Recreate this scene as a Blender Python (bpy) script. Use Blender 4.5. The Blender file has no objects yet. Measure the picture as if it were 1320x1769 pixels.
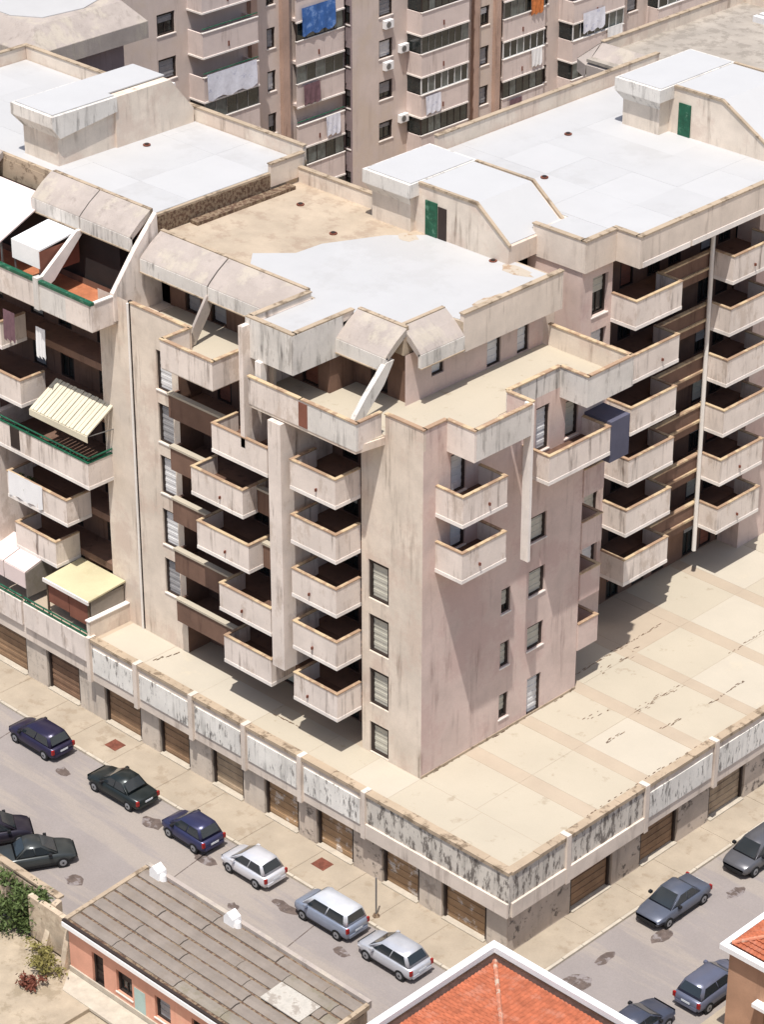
import bpy, bmesh, math, random
from mathutils import Vector, Matrix
rnd = random.Random(7)
S = bpy.context.scene
COL = S.collection

# ------------------------------------------------------------------ camera, sky, sun, exposure
YAW, PIT = math.radians(134.3), math.radians(28.6)
fw = Vector((math.cos(YAW)*math.cos(PIT), math.sin(YAW)*math.cos(PIT), -math.sin(PIT)))
rt = Vector((math.sin(YAW), -math.cos(YAW), 0))
dn = fw.cross(rt)
cam = bpy.data.objects.new('camera', bpy.data.cameras.new('camera'))
COL.objects.link(cam)
cam.matrix_world = Matrix(((rt.x, -dn.x, -fw.x, 70.54), (rt.y, -dn.y, -fw.y, -81.14), (rt.z, -dn.z, -fw.z, 83.06), (0, 0, 0, 1)))
cam.data.sensor_fit = 'VERTICAL'; cam.data.sensor_height = 24; cam.data.sensor_width = 24
cam.data.lens = 4700/1769*24
cam.data.clip_start = 1; cam.data.clip_end = 3000
S.camera = cam

SUN = Vector((0.19, -0.30, 1.0)).normalized()
W = bpy.data.worlds.new('World'); S.world = W; W.use_nodes = True
wn = W.node_tree.nodes; bg = wn['Background']
sky = wn.new('ShaderNodeTexSky'); sky.sky_type = 'NISHITA'; sky.sun_disc = False
sky.sun_elevation = math.asin(SUN.z); sky.sun_rotation = math.atan2(SUN.x, SUN.y)
sky.air_density = 1.0; sky.dust_density = 2.5; sky.ozone_density = 0.6
W.node_tree.links.new(sky.outputs[0], bg.inputs[0]); bg.inputs[1].default_value = 0.10
sl = bpy.data.lights.new('sun', 'SUN'); sl.energy = 3.7; sl.angle = math.radians(0.5); sl.color = (1, .968, .925)
so = bpy.data.objects.new('sun', sl); COL.objects.link(so); so.rotation_euler = SUN.to_track_quat('Z', 'Y').to_euler(); so.location = (0, 0, 80)
vs = S.view_settings; vs.view_transform = 'Standard'; vs.look = 'None'; vs.gamma = 1; vs.use_curve_mapping = False
vs.exposure = 0.47

# ------------------------------------------------------------------ helpers
def lin(c):
    return tuple(((v/255)/12.92 if v/255 <= .04045 else ((v/255+.055)/1.055)**2.4) for v in c)

class MB:
    """collects faces; build() links them as one mesh object"""
    def __init__(s): s.v = []; s.f = []
    def face(s, pts):
        n = len(s.v); s.v += [tuple(p) for p in pts]; s.f.append(tuple(range(n, n+len(pts)))); return s
    def box(s, x0, x1, y0, y1, z0, z1):
        if x0 > x1: x0, x1 = x1, x0
        if y0 > y1: y0, y1 = y1, y0
        if z0 > z1: z0, z1 = z1, z0
        n = len(s.v)
        s.v += [(x0,y0,z0),(x1,y0,z0),(x1,y1,z0),(x0,y1,z0),(x0,y0,z1),(x1,y0,z1),(x1,y1,z1),(x0,y1,z1)]
        for q in ((0,3,2,1),(4,5,6,7),(0,1,5,4),(1,2,6,5),(2,3,7,6),(3,0,4,7)): s.f.append(tuple(n+i for i in q))
        return s
    def prism(s, poly, vec):
        """extrude a planar polygon by vec"""
        n = len(s.v); m = len(poly); vec = Vector(vec)
        s.v += [tuple(p) for p in poly]; s.v += [tuple(Vector(p)+vec) for p in poly]
        s.f.append(tuple(n+i for i in range(m))[::-1]); s.f.append(tuple(n+m+i for i in range(m)))
        for i in range(m):
            j = (i+1) % m; s.f.append((n+i, n+j, n+m+j, n+m+i))
        return s
    def poly(s, pts, z0, z1):
        return s.prism([(x, y, z0) for x, y in pts], (0, 0, z1-z0))
    def tube(s, a, b, r, k=8, r2=None):
        a, b = Vector(a), Vector(b); r2 = r if r2 is None else r2
        d = (b-a).normalized(); u = d.orthogonal().normalized(); w = d.cross(u); n = len(s.v)
        for c, rr in ((a, r), (b, r2)):
            for i in range(k):
                t = 2*math.pi*i/k; s.v.append(tuple(c+(u*math.cos(t)+w*math.sin(t))*rr))
        for i in range(k):
            j = (i+1) % k; s.f.append((n+i, n+j, n+k+j, n+k+i))
        s.f.append(tuple(n+i for i in range(k))[::-1]); s.f.append(tuple(n+k+i for i in range(k)))
        return s

ORG = {}
def link(name, me, parent=None):
    o = bpy.data.objects.new(name, me); COL.objects.link(o)
    if parent is not None: o.parent = parent; ORG[o.name] = ORG[parent.name]
    else: ORG[o.name] = Vector((0, 0, 0))
    return o
def mesh(name, mb, m, off=Vector((0, 0, 0)), smooth=False, bevel=0):
    me = bpy.data.meshes.new(name)
    me.from_pydata([(x-off.x, y-off.y, z-off.z) for x, y, z in mb.v], [], mb.f)
    bm = bmesh.new(); bm.from_mesh(me)
    bmesh.ops.remove_doubles(bm, verts=bm.verts, dist=1e-4) if smooth or bevel else None
    bmesh.ops.recalc_face_normals(bm, faces=bm.faces)
    if bevel: bmesh.ops.bevel(bm, geom=[e for e in bm.edges if len(e.link_faces) == 2 and e.calc_face_angle(0) > .5], offset=bevel, segments=2, affect='EDGES', clamp_overlap=True)
    if smooth:
        for f in bm.faces: f.smooth = True
    bm.to_mesh(me); bm.free()
    me.materials.append(m)
    return me
def obj(name, mb, m, parent=None, smooth=False, bevel=0):
    """one mesh object; vertices are given in world coordinates"""
    off = ORG[parent.name] if parent is not None else Vector((0, 0, 0))
    return link(name, mesh(name, mb, m, off, smooth, bevel), parent)
def tag(o, label=None, cat=None, group=None, kind=None):
    if label: o['label'] = label
    if cat: o['category'] = cat
    if group: o['group'] = group
    if kind: o['kind'] = kind
    return o
def thing(name, label, cat, loc, group=None):
    o = bpy.data.objects.new(name, None); COL.objects.link(o); o.location = loc; o.empty_display_size = .3
    ORG[o.name] = Vector(loc); return tag(o, label, cat, group)
def solo(name, mb, m, label, cat, group=None, **k):
    """a thing that is one mesh, origin at its base"""
    xs, ys, zs = zip(*mb.v)
    off = Vector(((min(xs)+max(xs))/2, (min(ys)+max(ys))/2, min(zs)))
    o = bpy.data.objects.new(name, mesh(name, mb, m, off, **k)); COL.objects.link(o); o.location = off; ORG[o.name] = off
    return tag(o, label, cat, group)
def struct(name, mb, m):
    return tag(obj(name, mb, m), kind='structure')
def copy_tree(o, parent=None, **kw):
    c = o.copy(); COL.objects.link(c); c.parent = parent
    ORG[c.name] = ORG.get(o.name, Vector((0, 0, 0))).copy()
    for ch in list(o.children): copy_tree(ch, c)
    for k, v in kw.items(): c[k] = v
    return c

# ------------------------------------------------------------------ materials
def mat(name, c, rough=.85, var=.12, blotch=.5, streak=0, streakc=(70, 60, 52), fine=.06, bump=.15, metal=0, spec=.3, c2=None, c2amt=0, c2scale=.35, thr=.56, c2vec=(1, 1, 1)):
    """plaster-like procedural: base colour, broad patches, vertical streaks, grain"""
    m = bpy.data.materials.new(name); m.use_nodes = True
    N = m.node_tree.nodes; L = m.node_tree.links; b = N['Principled BSDF']
    geo = N.new('ShaderNodeNewGeometry')
    def noise(scale, vec, detail=4, rough=.6):
        mp = N.new('ShaderNodeMapping'); mp.inputs['Scale'].default_value = vec
        L.new(geo.outputs['Position'], mp.inputs[0])
        t = N.new('ShaderNodeTexNoise'); t.inputs['Scale'].default_value = scale; t.inputs['Detail'].default_value = detail; t.inputs['Roughness'].default_value = rough
        L.new(mp.outputs[0], t.inputs[0]); return t.outputs['Fac']
    def remap(s, a, b_, lo, hi):
        r = N.new('ShaderNodeMapRange'); r.inputs[1].default_value = a; r.inputs[2].default_value = b_; r.inputs[3].default_value = lo; r.inputs[4].default_value = hi
        L.new(s, r.inputs[0]); return r.outputs[0]
    def mix(fac, a, bb, typ='MIX'):
        x = N.new('ShaderNodeMix'); x.data_type = 'RGBA'; x.blend_type = typ
        if isinstance(fac, float): x.inputs[0].default_value = fac
        else: L.new(fac, x.inputs[0])
        for i, q in ((6, a), (7, bb)):
            if isinstance(q, tuple): x.inputs[i].default_value = (*q, 1)
            else: L.new(q, x.inputs[i])
        return x.outputs[2]
    c = lin(c)
    col = mix(remap(noise(blotch, (1, 1, 1), 6), .33, .67, 0, 1), tuple(v*(1-var) for v in c), tuple(min(.92, v*(1+var)) for v in c))
    if c2: col = mix(remap(noise(c2scale, c2vec, 7, .7), thr, thr+.08, 0, c2amt), col, lin(c2))
    if streak:
        s1 = remap(noise(2.6, (1, 1, .09), 5, .65), .52, .72, 0, 1)
        s2 = remap(noise(.55, (1, 1, .5), 4), .42, .62, 0, 1)
        mu = N.new('ShaderNodeMath'); mu.operation = 'MULTIPLY'; L.new(s1, mu.inputs[0]); L.new(s2, mu.inputs[1])
        mu2 = N.new('ShaderNodeMath'); mu2.operation = 'MULTIPLY'; L.new(mu.outputs[0], mu2.inputs[0]); mu2.inputs[1].default_value = streak
        col = mix(mu2.outputs[0], col, lin(streakc))
    g = noise(14, (1, 1, 1), 3)
    if fine: col = mix(1.0, col, mix(remap(g, .35, .65, 0, 1), (1-fine,)*3, (1.0,)*3), 'MULTIPLY')
    L.new(col, b.inputs['Base Color']); b.inputs['Roughness'].default_value = rough; b.inputs['Metallic'].default_value = metal
    b.inputs['Specular IOR Level'].default_value = spec
    if bump:
        bp = N.new('ShaderNodeBump'); bp.inputs['Strength'].default_value = bump; bp.inputs['Distance'].default_value = .05
        L.new(noise(5, (1, 1, 1), 6, .7), bp.inputs['Height']); L.new(bp.outputs[0], b.inputs['Normal'])
    return m
M = {}
M['wall'] = mat('pink_beige_render', (216, 202, 186), streak=.85, streakc=(122, 104, 90), c2=(206, 186, 170), c2amt=.7, c2scale=.3, thr=.5)
M['wallx'] = mat('rose_beige_render', (207, 186, 176), streak=.7, streakc=(132, 106, 100), c2=(190, 162, 154), c2amt=.6, c2scale=.25, thr=.5)
M['balc'] = mat('balcony_render', (222, 209, 198), streak=1.0, streakc=(100, 84, 74), var=.1, c2=(186, 168, 152), c2amt=.55, c2scale=.9, thr=.54, c2vec=(1, 1, .5))
M['streaky'] = mat('streaked_grey_render', (212, 206, 198), streak=1.0, streakc=(66, 60, 56), var=.12, c2=(130, 122, 114), c2amt=.5, c2scale=1.6, thr=.55, c2vec=(1.6, 1.6, .35))
M['white_edge'] = mat('white_painted_edge', (228, 220, 212), streak=.3, streakc=(150, 135, 120))
M['coping'] = mat('brown_stained_coping', (160, 132, 108), c2=(196, 174, 140), c2amt=.9, c2scale=.8, thr=.47, streak=0)
M['mansard'] = mat('grey_weathered_concrete', (166, 155, 147), c2vec=(1.5, 1.5, .6), streak=.6, streakc=(112, 104, 98), c2=(188, 178, 160), c2amt=.5, thr=.5, bump=.3)
M['loggia'] = mat('shade_brown_loggia_render', (116, 90, 76), streak=.7, streakc=(62, 42, 34), var=.2)  # dark brown base colour carries the shade of the recesses
M['roofwhite'] = mat('white_roof_membrane', (178, 177, 176), rough=.6, var=.025, c2=(169, 167, 165), c2amt=.5, c2scale=.2, thr=.52, bump=.04, fine=.02)
M['gutter_shade'] = mat('shade_dark_valley_gutter', (70, 50, 44), var=.3, blotch=2)  # gutter colour darkened to paint the shadow inside the coping
M['rstain'] = mat('rusty_roof_stain', (178, 166, 150), var=.05, c2=(150, 118, 88), c2amt=.7, c2scale=1.5, thr=.5)
M['sbrown2'] = mat('faded_tan_roller_door', (170, 150, 126), var=.18, blotch=1.2, streak=.5, streakc=(90, 66, 50))
M['sbrown3'] = mat('dark_brown_roller_door', (128, 100, 80), var=.2, blotch=1.2, streak=.4, streakc=(66, 46, 36))
M['patch'] = mat('limewashed_sheet', (184, 178, 168), var=.15, blotch=2, c2=(140, 130, 120), c2amt=.8, c2scale=2, thr=.5)
M['bfloor'] = mat('shade_brown_balcony_tiles', (96, 72, 60), var=.2, blotch=2)  # floor colour darkened to paint the shade inside the balconies
M['roofwhite2'] = mat('bright_white_membrane', (181, 180, 179), rough=.6, var=.02, bump=.03, fine=.02)
M['rooftan'] = mat('old_tan_roofing', (174, 158, 138), c2=(150, 130, 112), c2amt=.55, c2scale=.7, thr=.52, bump=.3)
M['roofgrey'] = mat('grey_speckled_roofing', (160, 151, 140), c2=(128, 120, 110), c2amt=.6, c2scale=1.1, thr=.5, bump=.3)
M['terr'] = mat('cream_membrane', (178, 168, 150), var=.04, blotch=.25, c2=(146, 130, 108), c2amt=.5, c2scale=.9, thr=.6, bump=.06, fine=.04)
M['terr2'] = mat('pinkish_membrane', (173, 158, 139), var=.05, c2=(180, 160, 138), c2amt=.3, c2scale=.9, thr=.63, bump=.06, fine=.04)
M['terr3'] = mat('pale_membrane', (182, 173, 157), var=.03, c2=(200, 186, 160), c2amt=.3, thr=.6, bump=.06, fine=.04)
M['seam'] = mat('dark_lichen_crack', (92, 70, 56), var=.3, blotch=3, c2=(140, 122, 100), c2amt=.8, c2scale=5, thr=.46)
M['terra'] = mat('terracotta_floor', (172, 108, 76), var=.15, blotch=2, c2=(190, 140, 104), c2amt=.5, c2scale=1.5)
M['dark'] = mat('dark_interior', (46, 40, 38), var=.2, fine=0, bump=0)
M['frame'] = mat('black_brown_frame', (52, 42, 38), var=.2, fine=0, bump=0, rough=.6)
M['shutter'] = mat('pale_roller_shutter', (190, 186, 172), var=.06, blotch=3, streak=.2, streakc=(140, 134, 120))
M['shutw'] = mat('white_shutter', (214, 212, 210), var=.05, blotch=3)
M['shutg'] = mat('grey_shutter', (150, 148, 148), var=.1, blotch=3)
M['glass'] = mat('dark_window_glass', (36, 41, 40), rough=.12, var=.35, blotch=1.3, fine=0, bump=0, spec=.6)
M['glassg'] = mat('grey_window_glass', (86, 92, 90), rough=.15, var=.4, blotch=1.6, fine=0, bump=0, spec=.6)
M['green'] = mat('green_painted_metal', (30, 84, 62), rough=.5, var=.25, blotch=3, c2=(96, 140, 116), c2amt=.6, c2scale=2.5)
M['pipe'] = mat('white_downpipe', (226, 220, 212), rough=.5, var=.06)
M['fascia'] = mat('grey_sign_render', (204, 196, 184), streak=1.0, streakc=(58, 52, 48), c2=(92, 84, 78), c2amt=.85, c2scale=1.5, thr=.5, c2vec=(2.2, 2.2, .8))
M['signw'] = mat('white_sign_panel', (226, 221, 212), streak=1.0, streakc=(84, 78, 74), c2=(96, 90, 86), c2amt=.8, c2scale=1.6, thr=.54, c2vec=(2.4, 2.4, .7))
M['fascia2'] = mat('pinkish_cornice', (214, 200, 186), streak=.8, streakc=(120, 102, 90))
M['capdirt'] = mat('mossy_coping', (170, 152, 130), c2=(106, 90, 72), c2amt=.75, c2scale=1.6, thr=.53, bump=.3)
M['sbrown'] = mat('brown_roller_door', (146, 118, 92), var=.18, blotch=1.2, streak=.4, streakc=(86, 62, 46))
M['sgrey'] = mat('pale_grey_pier', (196, 184, 170), var=.12, streak=.8, c2=(128, 116, 106), c2amt=.5, c2scale=1.4, thr=.56, streakc=(120, 116, 114))
M['graf'] = mat('scrawled_grey_pier', (190, 176, 162), var=.15, streak=.5, streakc=(90, 82, 78), c2=(58, 54, 54), c2amt=.75, c2scale=1.7, thr=.55)
M['graf2'] = mat('scrawled_brown_door', (164, 134, 102), var=.2, c2=(216, 208, 198), c2amt=.85, c2scale=1.3, thr=.55)
M['asphalt'] = mat('worn_asphalt', (142, 134, 130), var=.06, blotch=.25, c2=(156, 146, 136), c2amt=.7, c2scale=.5, thr=.48, c2vec=(.12, 1, 1), bump=.1, fine=.1)
M['tar'] = mat('oil_stain', (96, 84, 78), var=.25, blotch=3, c2=(136, 128, 126), c2amt=1, c2scale=1.6, thr=.5)
M['pave'] = mat('dusty_pavement', (164, 151, 133), var=.1, blotch=.6, c2=(140, 124, 104), c2amt=.55, c2scale=1.0, thr=.55, bump=.15)
M['kerb'] = mat('pale_kerb_stone', (182, 172, 156), var=.12, blotch=2)
M['dirt'] = mat('sandy_yard', (170, 155, 134), var=.14, blotch=.8, c2=(134, 120, 98), c2amt=.6, c2scale=.7, thr=.52, bump=.4)
M['pinkw'] = mat('salmon_render', (212, 156, 132), var=.12, streak=.4, streakc=(168, 120, 98), c2=(226, 190, 160), c2amt=.4)
M['oldw'] = mat('rough_old_wall', (184, 166, 144), var=.2, blotch=1.4, streak=.9, streakc=(100, 84, 70), c2=(206, 190, 166), c2amt=.8, c2scale=1.2, thr=.5, bump=.6)
M['brownw'] = mat('tan_brown_render', (176, 138, 112), var=.15, streak=.6, streakc=(110, 82, 64))
M['sheet'] = mat('weathered_fibre_sheet', (132, 122, 113), var=.12, blotch=.9, streak=0, c2=(128, 116, 104), c2amt=.6, c2scale=.8, thr=.52, bump=.2)
M['sheet2'] = mat('mossy_fibre_sheet', (136, 127, 116), var=.12, blotch=.9, c2=(122, 114, 94), c2amt=.6, c2scale=.8, thr=.5, bump=.2)
M['tile'] = mat('orange_clay_tile', (166, 94, 66), var=.25, blotch=2.2, c2=(176, 116, 94), c2amt=.6, c2scale=1.2, thr=.52, bump=.2)
M['hip'] = mat('lichen_hip_tile', (186, 120, 94), var=.2, blotch=3, c2=(196, 180, 160), c2amt=.8, c2scale=2, thr=.5)
M['cream'] = mat('cream_canopy_sheet', (192, 182, 148), var=.08, c2=(172, 160, 126), c2amt=.4)
M['creamr'] = mat('cream_ribbed_awning', (206, 197, 174), var=.06)
M['white'] = mat('white_sheet', (234, 232, 230), var=.05, rough=.6)
M['pinkish'] = mat('pinkish_white_awning', (220, 202, 196), var=.06)
M['redbrown'] = mat('red_brown_blind', (128, 82, 66), var=.2, streak=.5, streakc=(78, 48, 40))
M['leaf'] = mat('leaf_green', (78, 92, 50), var=.45, blotch=3, fine=0, bump=0, rough=.7)
M['leafd'] = mat('leaf_dry', (124, 116, 66), var=.3, blotch=3, fine=0, bump=0, rough=.7)
M['wood'] = mat('bark', (92, 76, 60), var=.2)
M['blue'] = mat('blue_cloth', (64, 106, 170), var=.25, blotch=1.5, c2=(150, 176, 214), c2amt=.5, c2scale=1.5, thr=.52)
M['cloth'] = mat('white_cloth', (222, 222, 230), var=.08, blotch=3, c2=(90, 104, 160), c2amt=.5, c2scale=1.4, thr=.58)
M['orange'] = mat('orange_cloth', (196, 118, 66), var=.25, blotch=4)
M['mauve'] = mat('mauve_cloth', (116, 88, 94), var=.2, blotch=2)
M['rust'] = mat('rusty_metal', (112, 66, 52), var=.3, blotch=4)
M['metalg'] = mat('grey_metal', (120, 118, 116), var=.15, rough=.5, metal=.3)
M['tyre'] = mat('tyre_rubber', (30, 30, 31), var=.1, fine=0, bump=0)
M['rim'] = mat('wheel_rim', (150, 152, 156), rough=.35, metal=.6, var=.1, fine=0, bump=0)
M['cglass'] = mat('car_glass', (40, 46, 50), rough=.08, var=.1, fine=0, bump=0, spec=.7)
M['red'] = mat('red_lens', (140, 24, 22), rough=.3, var=.1, fine=0, bump=0)
M['lamp'] = mat('clear_lens', (206, 210, 214), rough=.15, var=.05, fine=0, bump=0)
M['trim'] = mat('black_trim', (28, 28, 30), var=.1, fine=0, bump=0, rough=.6)
M['slate'] = mat('dark_blue_grey_screen', (84, 84, 100), var=.12, streak=.3, streakc=(58, 56, 68))
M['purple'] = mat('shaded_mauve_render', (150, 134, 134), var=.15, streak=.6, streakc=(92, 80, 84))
M['slabw'] = mat('rose_grey_render', (206, 190, 180), var=.07, streak=.45, streakc=(140, 116, 106), c2=(204, 186, 168), c2amt=.6, c2scale=.12, thr=.5)
M['slabb'] = mat('rose_parapet_render', (212, 196, 188), var=.08, streak=.7, streakc=(128, 108, 98))
M['pipeb'] = mat('brown_stained_pilaster', (178, 150, 134), var=.14, streak=.9, streakc=(104, 74, 62))
def paint(name, c, rough=.28, metal=.35):
    return mat(name, c, rough=rough, var=.06, blotch=1.5, fine=0, bump=0, metal=metal, spec=.5)

# ------------------------------------------------------------------ facade builders
def fb(mb, face, p, u0, u1, d0, d1, z0, z1):
    """box in facade coordinates: u along the wall, d outward from plane p"""
    if face == '-Y': return mb.box(u0, u1, p-d1, p-d0, z0, z1)
    return mb.box(p+d0, p+d1, u0, u1, z0, z1)
def fp(face, p, u, d, z):
    return (u, p-d, z) if face == '-Y' else (p+d, u, z)
def wall(mb, face, p, u0, u1, z0, z1, holes=(), depth=.22):
    us = sorted({u0, u1, *[h[0] for h in holes], *[h[1] for h in holes]})
    zs = sorted({z0, z1, *[h[2] for h in holes], *[h[3] for h in holes]})
    us = [u for u in us if u0 <= u <= u1]; zs = [z for z in zs if z0 <= z <= z1]
    for a, b in zip(us, us[1:]):
        for c, d in zip(zs, zs[1:]):
            mu, mz = (a+b)/2, (c+d)/2
            if any(h[0] < mu < h[1] and h[2] < mz < h[3] for h in holes): continue
            mb.face([fp(face, p, a, 0, c), fp(face, p, b, 0, c), fp(face, p, b, 0, d), fp(face, p, a, 0, d)])
    for a, b, c, d in holes:
        for q in ([(a, 0, c), (a, -depth, c), (a, -depth, d), (a, 0, d)], [(b, 0, c), (b, 0, d), (b, -depth, d), (b, -depth, c)],
                  [(a, 0, d), (a, -depth, d), (b, -depth, d), (b, 0, d)], [(a, 0, c), (b, 0, c), (b, -depth, c), (a, -depth, c)]):
            mb.face([fp(face, p, *t) for t in q])
    return mb
def window(root, face, p, u0, u1, z0, z1, pane='shutter', depth=.2, closed=1.0, fw_=.11, sill=True, name='window'):
    """frame (part) with its shutter or pane (sub-part), set back in the wall"""
    f = MB(); d0, d1 = -depth-.06, -depth+.10
    for a, b, c, d in ((u0, u0+fw_, z0, z1), (u1-fw_, u1, z0, z1), (u0+fw_, u1-fw_, z1-fw_*1.2, z1), (u0+fw_, u1-fw_, z0, z0+fw_*.7)):
        fb(f, face, p, a, b, d0, d1, c, d)
    o = obj(name, f, M['frame'], root)
    zc = z1-fw_*1.2-(z1-z0-fw_*1.9)*closed
    zt = z1-fw_*1.2; zb = z0+fw_*.7
    if closed > 0:
        s = MB(); n = max(3, int((zt-zc)/.18)); h = (zt-zc)/n
        for i in range(n): fb(s, face, p, u0+fw_, u1-fw_, -depth-.05, -depth-(.0 if i % 2 else .02), zc+i*h, zc+(i+1)*h)
        obj('roller_shutter', s, M[pane], o)
    if closed < 1:
        g = MB(); fb(g, face, p, u0+fw_, (u0+u1)/2-.03, -depth-.05, -depth-.02, zb, zc); fb(g, face, p, (u0+u1)/2+.03, u1-fw_, -depth-.05, -depth-.02, zb, zc)
        obj('pane', g, M['glass'], o)
        g = MB(); fb(g, face, p, (u0+u1)/2-.03, (u0+u1)/2+.03, -depth-.05, -depth+.03, zb, zc); obj('mullion', g, M['frame'], o)
    if sill:
        g = MB(); fb(g, face, p, u0-.06, u1+.06, -depth, .05, z0-.07, z0-.002); obj('sill', g, M['white_edge'], o)
    return o
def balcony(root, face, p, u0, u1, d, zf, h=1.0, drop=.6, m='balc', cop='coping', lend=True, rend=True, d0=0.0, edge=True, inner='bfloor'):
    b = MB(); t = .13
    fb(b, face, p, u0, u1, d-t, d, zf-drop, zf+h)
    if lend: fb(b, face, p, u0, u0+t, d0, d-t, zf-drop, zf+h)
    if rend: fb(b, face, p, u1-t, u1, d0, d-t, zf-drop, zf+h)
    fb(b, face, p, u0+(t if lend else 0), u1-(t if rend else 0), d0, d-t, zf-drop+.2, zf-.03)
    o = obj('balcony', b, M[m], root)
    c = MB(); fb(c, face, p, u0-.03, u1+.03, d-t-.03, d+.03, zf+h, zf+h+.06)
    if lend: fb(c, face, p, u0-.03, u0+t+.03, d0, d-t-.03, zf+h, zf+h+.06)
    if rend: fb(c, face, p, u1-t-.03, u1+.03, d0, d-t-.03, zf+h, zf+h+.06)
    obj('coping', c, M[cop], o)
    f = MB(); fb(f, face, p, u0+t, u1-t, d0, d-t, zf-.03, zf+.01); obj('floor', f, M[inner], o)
    if edge:
        e = MB(); fb(e, face, p, u0-.02, u1+.02, d, d+.02, zf-drop, zf-drop+.2)
        if rend and face == '-Y': fb(e, face, p, u1, u1+.02, d0, d, zf-drop, zf-drop+.2)
        if lend and face == '+X': fb(e, face, p, u0-.02, u0, d0, d, zf-drop, zf-drop+.2)
        obj('slab_edge', e, M['white_edge'], o)
        if rnd.random() > .45: return o
        w = MB(); uu = u0+(u1-u0)*rnd.uniform(.3, .65)
        fb(w, face, p, uu, uu+.07, d, d+.12, zf-.05, zf+.1); obj('spout', w, M['rust'], o)
    return o
def mansard(root, u0, u1, yr, zr, run=1.5, fall=1.1, lip=.75, face='-Y'):
    """one precast eave piece: sloped top, upright lip, soffit"""
    m = MB()
    pr = [(0, zr), (run*.5, zr-fall*.42), (run*.86, zr-fall*.82), (run, zr-fall), (run-.18, zr-fall-.2), (0, zr-.35)]
    pts = [fp(face, yr, u0, d, z) for d, z in pr]
    vec = Vector(fp(face, yr, u1, 0, 0))-Vector(fp(face, yr, u0, 0, 0))
    m.prism(pts, vec)
    o = obj('mansard_panel', m, M['mansard'], root)
    lp = MB(); d0, d1 = run-.17, run+.03
    fb(lp, face, yr, u0, u1, d0, d1, zr-fall-lip, zr-fall-.03); obj('eave_lip', lp, M['streaky'], o)
    lp = MB(); fb(lp, face, yr, u0, u1, d0+.02, d1+.04, zr-fall-lip-.06, zr-fall-lip-.002); obj('drip_edge', lp, M['capdirt'], o)
    return o
def parapet(root, segs, z0, z1, m='wall', cap='capdirt', name='parapet', capt=.07):
    """segs: (x0,x1,y0,y1) boxes; each gets a coping sub-part"""
    for x0, x1, y0, y1 in segs:
        o = obj(name, MB().box(x0, x1, y0, y1, z0, z1), M[m], root)
        obj('coping', MB().box(x0-.04, x1+.04, y0-.04, y1+.04, z1, z1+capt), M[cap], o)
def drain(root, x, y, z):
    o = obj('roof_drain', MB().tube((x, y, z), (x, y, z+.06), .22, 10), M['rust'], root)
    obj('grate', MB().tube((x, y, z+.06), (x, y, z+.11), .13, 8), M['frame'], o)
# ------------------------------------------------------------------ the ground, streets and pavements
GZ = -0.75
struct('ground', MB().box(-400, 400, -400, 500, GZ-2.2, GZ-.2), M['dirt'])
struct('road', MB().poly([(-120, -2.65), (2.0, -2.65), (2.0, 90), (9.9, 90), (9.9, -2.0), (11, -8.7), (11, -60), (2.6, -60), (2.6, -9.0), (-120, -9.0)], GZ-.25, GZ), M['asphalt'])
struct('parking_strip', MB().poly([(-120, -15), (-14.9, -15), (-14.9, -10.2), (2.6, -10.2), (2.6, -9.0), (-120, -9.0)], GZ-.22, GZ-.004), M['asphalt'])
pv = struct('pavement', MB().poly([(-120, .6), (-120, -2.5), (1.85, -2.5), (1.85, 90), (-.4, 90), (-.4, .6)], GZ-.2, GZ+.10), M['pave'])
x = -56
while x < 1.5:      # paving bays with a recessed joint between them
    w_ = rnd.choice((3.0, 3.4, 3.8)); x1 = min(x+w_, 1.82)
    obj('paving_slab', MB().box(x, x1-.03, -2.47, .55, GZ+.08, GZ+.12+rnd.uniform(0, .008)), M['pave'], pv); x += w_
y = .58
while y < 40:
    h_ = rnd.choice((3.0, 3.5, 4.0))
    obj('paving_slab', MB().box(-.38, 1.82, y, y+h_-.03, GZ+.08, GZ+.12+rnd.uniform(0, .008)), M['pave'], pv); y += h_
x = -56
while x < 1.7:
    obj('kerb_stone', MB().box(x, x+1.46, -2.66, -2.49, GZ-.1, GZ+.13+rnd.uniform(0, .01)), M['kerb'], pv); x += 1.5
y = -2.5
while y < 40:
    obj('kerb_stone', MB().box(1.84, 2.01, y, y+1.46, GZ-.1, GZ+.13+rnd.uniform(0, .01)), M['kerb'], pv); y += 1.5
struct('far_pavement', MB().poly([(9.9, -2.0), (9.9, 90), (11.3, 90), (11.3, -2.0)], GZ-.2, GZ+.10), M['pave'])
struct('yard', MB().poly([(-60, -15.2), (-12, -15.2), (-12, -50), (-60, -50)], GZ-.2, GZ+.02), M['dirt'])
# tar joints across the road
for x_ in (-34, -17.6, -9.2, 1.2):
    tag(obj('road_seam', MB().prism([(x_, -2.7, GZ+.001), (x_+.06, -2.7, GZ+.001), (x_+.9, -8.9, GZ+.001), (x_+.84, -8.9, GZ+.001)], (0, 0, .003)), M['tar']), kind='structure')
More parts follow.
